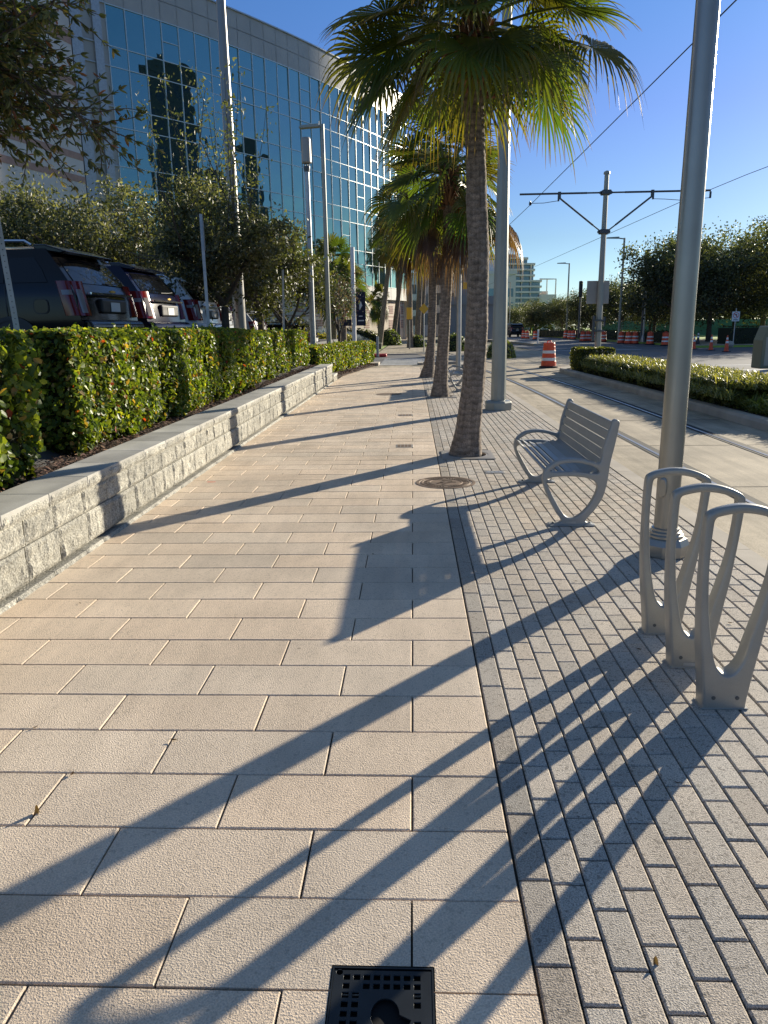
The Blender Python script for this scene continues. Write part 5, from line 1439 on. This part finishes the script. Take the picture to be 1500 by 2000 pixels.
    n=20; mb.poly([(.62+.12*math.copysign(abs(math.cos(2*PI*k/n))**.6,math.cos(2*PI*k/n)),1.0275,1.0+.11*math.copysign(abs(math.sin(2*PI*k/n))**.6,math.sin(2*PI*k/n))) for k in range(n)][::-1])
    mb.build('fuel_flap',M['trim'],t); mb=MB(); mb.poly([(.62+.108*math.copysign(abs(math.cos(2*PI*k/n))**.6,math.cos(2*PI*k/n)),1.031,1.0+.098*math.copysign(abs(math.sin(2*PI*k/n))**.6,math.sin(2*PI*k/n))) for k in range(n)][::-1]); mb.build('fuel_flap',body,t)
    for sg in (1,-1):
        mb=MB(); mb.poly([(5.19,sg*.88,.78),(5.24,sg*.5,.78),(5.14,sg*.5,.97),(5.05,sg*.88,1.0)]); mb.poly([(5.19,sg*.88,.78),(5.05,sg*.88,1.0),(4.9,sg*.98,.99),(4.95,sg*.985,.8)]); fix_normals(mb.build('headlight',M['clearlens'],t))
    t.scale=scale
    return t
black=paint('black_car_paint',(.010,.009,.009),.10)
navy=paint('navy_car_paint',(.006,.008,.026),.10)
white=paint('white_car_paint',(.72,.73,.74),.15)
silver=paint('silver_car_paint',(.42,.44,.47),.2)
s1=make_suv('large black suv nearest the camera, at the left edge behind the hedge',black)
def place(c,x,y,ang,z=1.0,lab=None):
    # x,y = rear left corner, heading given from +X
    h=V((math.cos(ang),math.sin(ang))); l=V((-math.sin(ang),math.cos(ang)))
    c.location=(x-l.x*1.0,y-l.y*1.0,z); c.rotation_euler.z=ang
    if lab: c['label']=lab
A=math.radians(176)
place(s1,-4.90,11.2,A)
def recol(c,m):
    for ch in kids(c):
        if ch.name.split('.')[0] in ('body','spoiler','bumper','mirror') or (ch.name.startswith('fuel_flap') and ch.data.materials[0].name.endswith('car_paint')):
            ch.data=ch.data.copy(); ch.data.materials[0]=m
s2=copy_tree(s1); place(s2,-5.02,14.4,A,1,'second black suv, parked directly beyond the nearest one'); recol(s2,navy)
s3=copy_tree(s1); place(s3,-5.25,18.6,A,1,'white suv behind the leaning sign post, third in the parked row'); recol(s3,white)
s4=copy_tree(s1); place(s4,-5.9,22.8,A,1,'dark suv with silver tailgate, fourth in the parked row'); recol(s4,silver)
s5=copy_tree(s1); place(s5,-6.1,29.5,A,.78,'low silver car just right of the tall pale pole'); recol(s5,silver); s5.scale=(.9,.92,.85)
s6=copy_tree(s1); place(s6,-4.6,34.5,A,.25,'low black car whose roof shows above the hedge by the antenna pole'); s6.scale=(.9,.92,.85)
for i,(x,y) in enumerate([(14.2,118),(13.9,126),(13.6,134),(15.3,112)]):
    c=copy_tree(s1); c.location=(x,y,0); c.rotation_euler.z=1.62; c['group']='cars waiting far down the road'; c['label']='dark car far down the road, '+['second','third','fourth','first'][i]+' from the barrels'
# ------------------------------------------------------------------ the curved glass arena
def glassmat(name,col,rough=.03,metal=.9,wav=.0):
    m=bpy.data.materials.new(name); m.use_nodes=True; nt=m.node_tree; b=nt.nodes['Principled BSDF']
    b.inputs['Base Color'].default_value=(*col,1); b.inputs['Metallic'].default_value=metal; b.inputs['Roughness'].default_value=rough
    if wav:
        tc=nd(nt,'ShaderNodeTexCoord'); n=nd(nt,'ShaderNodeTexNoise'); n.inputs['Scale'].default_value=.55; n.inputs['Detail'].default_value=1
        nt.links.new(tc.outputs['Object'],n.inputs['Vector']); bp=nd(nt,'ShaderNodeBump'); bp.inputs['Strength'].default_value=wav; bp.inputs['Distance'].default_value=.02
        nt.links.new(n.outputs['Fac'],bp.inputs['Height']); nt.links.new(bp.outputs[0],b.inputs['Normal'])
    return m
M['glass']=glassmat('teal_mirror_glass',(.215,.355,.315),.015,.92,.9)
M['mullion']=mat('pale_mullion',(.55,.60,.60),.4,metal=.4)
M['parapet']=mat('pale_metal_panel',(.40,.39,.37),.55,metal=.1,var=.08,vscale=.6)
M['stucco']=mat('pale_pink_wall',(.60,.56,.54),.85,var=.12,vscale=.5)
M['pinkband']=mat('pink_brick_band',(.40,.25,.21),.85,var=.15,vscale=3)
M['beigewall']=mat('beige_block_wall',(.68,.58,.47),.85,var=.1,vscale=.6)
M['tealwin']=glassmat('teal_window',(.12,.50,.50),.1,.5)
AX,AY=-24.4,66.0
arena=thing('arena_building','huge curved glass fronted arena on the left','building',(AX,AY,0))
def arc(s):
    # integrate heading az(s)=41-.42 s
    x=y=0.; n=max(1,int(s/.25)); ds=s/n
    for i in range(n):
        a=math.radians(41-.42*(i+.5)*ds); x+=math.sin(a)*ds; y+=math.cos(a)*ds
    return x,y,math.radians(41-.42*s)
PW=1.68; NP=27
cols_=[arc(i*PW) for i in range(NP+1)]
def off(c,d):  # outward (toward camera/right)
    return (c[0]+math.cos(c[2])*d, c[1]-math.sin(c[2])*d)
Z=[6.6,9,10.5,13.5,15,18,19.5,22.5,24,27]
gm=MB(); mm=MB(); pm=MB(); rg=random.Random(4)
for i in range(NP):
    a,b=cols_[i],cols_[i+1]; pa_,pb_=off(a,0),off(b,0)
    for z0,z1 in zip(Z,Z[1:]):
        t1=rg.gauss(0,.007); t2=rg.gauss(0,.007)
        nx,ny=math.cos(a[2]),-math.sin(a[2])
        def q(p,z,u): return (p[0]+nx*(t1*u*PW+t2*(z-z0)),p[1]+ny*(t1*u*PW+t2*(z-z0)),z)
        gm.poly([q(pa_,z0,0),q(pb_,z0,1),q(pb_,z1,1),q(pa_,z1,0)])
    # parapet panels, each a little proud and toned
    for z0,z1 in ((27.05,28.5),(28.55,30.0)):
        o0,o1=off(a,.02),off(b,.02); c=rg.uniform(.93,1.05)
        e=.012
        ax_,ay_=o0[0]+(o1[0]-o0[0])*e,o0[1]+(o1[1]-o0[1])*e; bx_,by_=o1[0]-(o1[0]-o0[0])*e,o1[1]-(o1[1]-o0[1])*e
        pm.poly([(ax_,ay_,z0),(bx_,by_,z0),(bx_,by_,z1),(ax_,ay_,z1)],0,(c,c,c))
gm.build('curtain_wall_glass',M['glass'],arena)
def bar(mb,p,q,z0,z1,d,w=None):
    # box from plan point p to q, thickness d outward
    dx,dy=q[0]-p[0],q[1]-p[1]; l=math.hypot(dx,dy); nx,ny=dy/l*d,-dx/l*d
    n=len(mb.v); mb.v.extend([(p[0],p[1],z0),(q[0],q[1],z0),(q[0]+nx,q[1]+ny,z0),(p[0]+nx,p[1]+ny,z0),(p[0],p[1],z1),(q[0],q[1],z1),(q[0]+nx,q[1]+ny,z1),(p[0]+nx,p[1]+ny,z1)])
    for f in ((0,3,2,1),(4,5,6,7),(0,1,5,4),(1,2,6,5),(2,3,7,6),(3,0,4,7)): mb.face([n+i for i in f])
for i in range(NP+1):
    c=cols_[i]; p=off(c,-.02); dx,dy=math.sin(c[2])*.035,math.cos(c[2])*.035
    bar(mm,(p[0]-dx,p[1]-dy),(p[0]+dx,p[1]+dy),6.6,27,.10)
for i in range(NP):
    a,b=off(cols_[i],-.02),off(cols_[i+1],-.02)
    for z in Z: bar(mm,a,b,z-.035,z+.035,.08)
    for k,(z0,z1) in enumerate(zip(Z,Z[1:])):
        if z1-z0>2 and (i*7+k*3)%5==0 and rg.random()<.75: bar(mm,a,b,(z0+z1)/2-.03,(z0+z1)/2+.03,.08)
mm.build('mullions',M['mullion'],arena)
for p_ in [0]:
    bk=MB()
    for i in range(NP):
        a,b=off(cols_[i],-.05),off(cols_[i+1],-.05); bk.poly([(a[0],a[1],27),(b[0],b[1],27),(b[0],b[1],30),(a[0],a[1],30)])
        a2,b2=off(cols_[i],.1),off(cols_[i+1],.1); bar(bk,off(cols_[i],-.3),off(cols_[i+1],-.3),30.0,30.12,.45)
        a2=off(cols_[i],-30); b2=off(cols_[i+1],-30); bk.poly([(a[0],a[1],29.9),(b[0],b[1],29.9),(b2[0],b2[1],29.9),(a2[0],a2[1],29.9)])
    bk.build('roof',M['galv'],arena)
pm.build('parapet',M['parapet'],arena)
# band under the glass, soffit and recessed beige base with brick vents
bd=MB(); bs=MB(); vt=MB()
for i in range(NP):
    a,b=off(cols_[i],.02),off(cols_[i+1],.02)
    e=.02; bd.poly([(a[0]+(b[0]-a[0])*e,a[1]+(b[1]-a[1])*e,5.1),(b[0]-(b[0]-a[0])*e,b[1]-(b[1]-a[1])*e,5.1),(b[0]-(b[0]-a[0])*e,b[1]-(b[1]-a[1])*e,6.58),(a[0]+(b[0]-a[0])*e,a[1]+(b[1]-a[1])*e,6.58)])
    a2,b2=off(cols_[i],-.45),off(cols_[i+1],-.45); bs.poly([(a[0],a[1],5.1),(b[0],b[1],5.1),(b2[0],b2[1],5.1),(a2[0],a2[1],5.1)][::-1],1)
    bs.poly([(a2[0],a2[1],0),(b2[0],b2[1],0),(b2[0],b2[1],5.1),(a2[0],a2[1],5.1)],0)
    if i%2==0:
        for z in (1.6,3.4):
            p=off(cols_[i],-.44); q_=off(cols_[i+1],-.44)
            for k in range(4): bar(vt,(p[0]*.85+q_[0]*.15,p[1]*.85+q_[1]*.15),(p[0]*.1+q_[0]*.9,p[1]*.1+q_[1]*.9),z+k*.27,z+k*.27+.17,.03)
    for z in (2.95,4.7):
        bar(vt,off(cols_[i],-.44),off(cols_[i+1],-.44),z,z+.12,.02)
bd.build('panel_band',M['parapet'],arena); bs.build('base_wall',[M['beigewall'],M['darkmetal']],arena); vt.build('brick_vents',M['pinkband'],arena)
# closing end on the right, going back
e_=cols_[-1]; mb=MB(); p=off(e_,0); q_=off(e_,-30); mb.poly([(p[0],p[1],0),(q_[0],q_[1]+8,0),(q_[0],q_[1]+8,30),(p[0],p[1],30)]); mb.build('end_wall',M['beigewall'],arena)
# left end: steel columns and the striped wall that steps forward
mb=MB()
c0=cols_[0]
for s_,w_,d_ in ((-.9,.35,.25),(-2.7,.45,.3)):
    x=c0[0]+math.sin(c0[2])*s_; y=c0[1]+math.cos(c0[2])*s_; dx,dy=math.sin(c0[2])*w_,math.cos(c0[2])*w_
    bar(mb,(x-dx,y-dy),(x+dx,y+dy),0,27,d_)
for z in Z: 
    x=c0[0]-math.sin(c0[2])*3.8; y=c0[1]-math.cos(c0[2])*3.8; bar(mb,(x,y),(c0[0],c0[1]),z-.05,z+.05,.12)
mb.build('steel_columns',M['galv'],arena)
mb=MB(); x=c0[0]-math.sin(c0[2])*3.8; y=c0[1]-math.cos(c0[2])*3.8
bar(mb,(x,y),(c0[0],c0[1]),0,30,-.3); mb.build('corner_panels',M['parapet'],arena)
# striped wall: from the corner forward to the left
u=V((-math.sin(math.radians(15)),-math.cos(math.radians(15)))); P0=V((x+.6,y+.2))
mb=MB(); st=MB()
L1=30
Pa=P0; Pb=P0+u*L1
bar(mb,(Pb.x,Pb.y),(Pa.x,Pa.y),0,27.2,-.4)
for z,h_ in ((26.0,.5),(23.2,.9),(20.3,.5),(18.9,.45),(14.9,.5),(13.2,.5),(9.4,.5),(7.6,.5),(4,.5)):
    bar(st,(Pb.x,Pb.y),(Pa.x,Pa.y),z,z+h_,.03)
bar(st,(Pb.x,Pb.y),(Pa.x,Pa.y),27.2,27.6,.25)
mb.build('striped_wall',M['stucco'],arena); st.build('pink_bands',M['pinkband'],arena)
# window strip in the lit part further left
mb=MB(); fr=MB()
for k in range(5):
    s0=10.5+k*3.6; pA=P0+u*s0; pB=P0+u*(s0+1.5)
    for j in range(8):
        z=3+j*2.9; bar(mb,(pB.x,pB.y),(pA.x,pA.y),z,z+1.7,.05)
    q0=P0+u*(s0-.9); q1=P0+u*(s0-.2)
    bar(fr,(q1.x,q1.y),(q0.x,q0.y),0,27.2,.35)
mb.build('windows',M['tealwin'],arena); fr.build('pilasters',M['beigewall'],arena)
# dish on the roof
mb=MB(); mb.lathe([(1.6,30),(1.5,30.9),(.9,31.5),(.05,31.8)],16,0,(1,1,1),-2,10); mb.build('roof_dome',M['signwhite'],arena)

# ------------------------------------------------------------------ towers (some only seen mirrored in the glass)
def block(name,label,x,y,w_,d_,h,m,mw,rz=0,fl=3.6,bay=3.2,inset=.5,cat='building'):
    t=thing(name,label,cat,(x,y,0),rz)
    mb=MB(); mb.box(-w_/2,w_/2,-d_/2,d_/2,0,h); mb.build('wall',m,t)
    mb=MB(); nf=int((h-2)/fl)
    for f in range(nf):
        z=2+f*fl
        for side in range(4):
            L_=w_ if side%2==0 else d_; nb=max(1,int(L_/bay))
            for b_ in range(nb):
                a=-L_/2+(b_+.14)*L_/nb; c=a+L_/nb*.72
                if side==0: q=[(a,-d_/2-.04,z),(c,-d_/2-.04,z),(c,-d_/2-.04,z+fl*.6),(a,-d_/2-.04,z+fl*.6)]
                elif side==2: q=[(c,d_/2+.04,z),(a,d_/2+.04,z),(a,d_/2+.04,z+fl*.6),(c,d_/2+.04,z+fl*.6)]
                elif side==1: q=[(w_/2+.04,a,z),(w_/2+.04,c,z),(w_/2+.04,c,z+fl*.6),(w_/2+.04,a,z+fl*.6)]
                else: q=[(-w_/2-.04,c,z),(-w_/2-.04,a,z),(-w_/2-.04,a,z+fl*.6),(-w_/2-.04,c,z+fl*.6)]
                mb.poly(q)
    mb.build('windows',mw,t)
    mb=MB(); mb.box(-w_/2-.3,w_/2+.3,-d_/2-.3,d_/2+.3,h,h+.9); mb.box(-w_*.2,w_*.2,-d_*.2,d_*.2,h+.9,h+4); mb.build('roof',m,t)
    return t
M['darkglass']=glassmat('dark_tower_glass',(.03,.05,.07),.12,.6)
M['towerdark']=mat('dark_tower_cladding',(.05,.055,.06),.6)
M['greyconc']=mat('grey_building_concrete',(.33,.33,.33),.8,var=.12,vscale=.2)
M['whiteconc']=mat('white_balcony_concrete',(.68,.66,.62),.7)
M['bluegl']=glassmat('blue_grey_glass',(.18,.27,.32),.15,.5)
# balcony building far down the street
t=thing('balcony_building','white stepped apartment building with rounded balconies far down the street','building',(31.5,255,0),.2); t.scale=(1,1,.88)
FH=1.95
mb=MB()
for f in range(13):
    z=f*FH; wx=9.5 if f<9 else 7.2 if f<12 else 5
    mb.box(-14,wx-1.2,-6.6,6.6,z,z+FH-.05)
mb.build('wall',M['bluegl'],t)
mb=MB()
for f in range(1,14):
    z=f*FH; wx=9.8 if f<=9 else 7.4 if f<=12 else 5
    n=10; pts=[(-15,-8.3),(wx-1.5,-8.3)]+[(wx-1.5+1.9*math.sin(PI*k/n),-8.3+16.6*k/n) for k in range(1,n)]+[(wx-1.5,8.3),(-15,8.3)]
    mb.prism(pts,z-.32,z+.28,'z')
for x_ in range(-13,8,3): mb.box(x_-.2,x_+.2,-7.1,-6.8,0,FH*12)
fix_normals(mb.build('balcony',M['whiteconc'],t))
mb=MB(); mb.box(-10,2,-3,3,FH*13,FH*13+1.8); mb.build('roof',M['greyconc'],t)
mb=MB(); mb.tube([(13.5,-7,12),(13.5,-7,18.2),(8,-7,18.2)],.25,6); mb.tube([(10.5,-7,12),(10.5,-7,18.2)],.2,6); mb.box(8,13.7,-7.4,6,0,12.8); mb.build('roof_frame',M['whiteconc'],t)
block('office_building','plain grey concrete building between the first palm and the thick pole',22.5,215,9,14,15,M['whiteconc'],M['bluegl'],.1)
block('office_building','low brown block under the balcony building',43,270,16,16,9,M['beigewall'],M['bluegl'],.1)
block('office_building','blue glass building at the end of the left pavement between palm trunks',-4.5,190,12,16,13,M['bluegl'],M['darkglass'],0)
block('parking_structure','grey concrete structure filling the street end behind the palms',7.5,150,10.5,26,18,M['greyconc'],M['towerdark'],.04,3.4,5.0)
block('street_shelter','dark low canopy building beyond the crossing, behind the second palm',6.4,92,5.4,10,4.0,M['greyconc'],M['towerdark'],0,3.0,3)
# towers beside the scene: they throw the dark shapes in the arena glass; an extra unseen one is added to shade its left end
def refl(s,dist):
    c=arc(s); px,py=c[0]+AX,c[1]+AY; d_=V((px,py)).normalized(); n=V((math.cos(c[2]),-math.sin(c[2])))
    r_=d_-n*2*d_.dot(n); return V((px,py))+r_*dist
for (s,dist,w_,dp,h,lab) in TOWERS:
    p=refl(s,dist); a=math.atan2(p.y-80,p.x+15)
    block('offscreen_tower',lab,p.x,p.y,dp,w_,h,M['towerdark'],M['darkglass'],a,3.8,3.5)
block('offscreen_tower','unseen tall tower added to shade the left end of the arena',171,288.6,8.5,20,126,M['towerdark'],M['darkglass'],-SUN_AZ,3.8,3.5)
# green screened fence in the park
M['greenscreen']=mat('green_fence_screen',(.12,.32,.20),.8,var=.2,vscale=.5)
t=thing('park_fence','green screened fence seen between the oak trunks','fence',(24,98,.1)); mb=MB(); ps=[(0,0),(14,-6),(36,-10),(62,-14)]
for a,b in zip(ps,ps[1:]): bar(mb,a,b,.1,1.9,.03)
mb.build('screen',M['greenscreen'],t); mb=MB()
for a,b in zip(ps,ps[1:]):
    for k in range(6): x=a[0]+(b[0]-a[0])*k/6; y=a[1]+(b[1]-a[1])*k/6; mb.tube([(x,y,0),(x,y,2.1)],.05,5)
mb.build('post',M['galv'],t)
t=thing('handrail','small white looped handrail by the park hedge','handrail',(23.8,52.8,.1)); mb=MB(); mb.tube([(0,0,0),(0,0,.8),(.1,0,.9),(.5,0,.55),(.7,0,.1)],.04,6); mb.build('rail_tube',M['signwhite'],t)
mb=MB()
for i in range(40):
    for k in range(3): pass
tag(sheet('hills',[(-900,1200),(900,1200),(900,1210),(-900,1210)],.0,M['ground']),kind='structure')
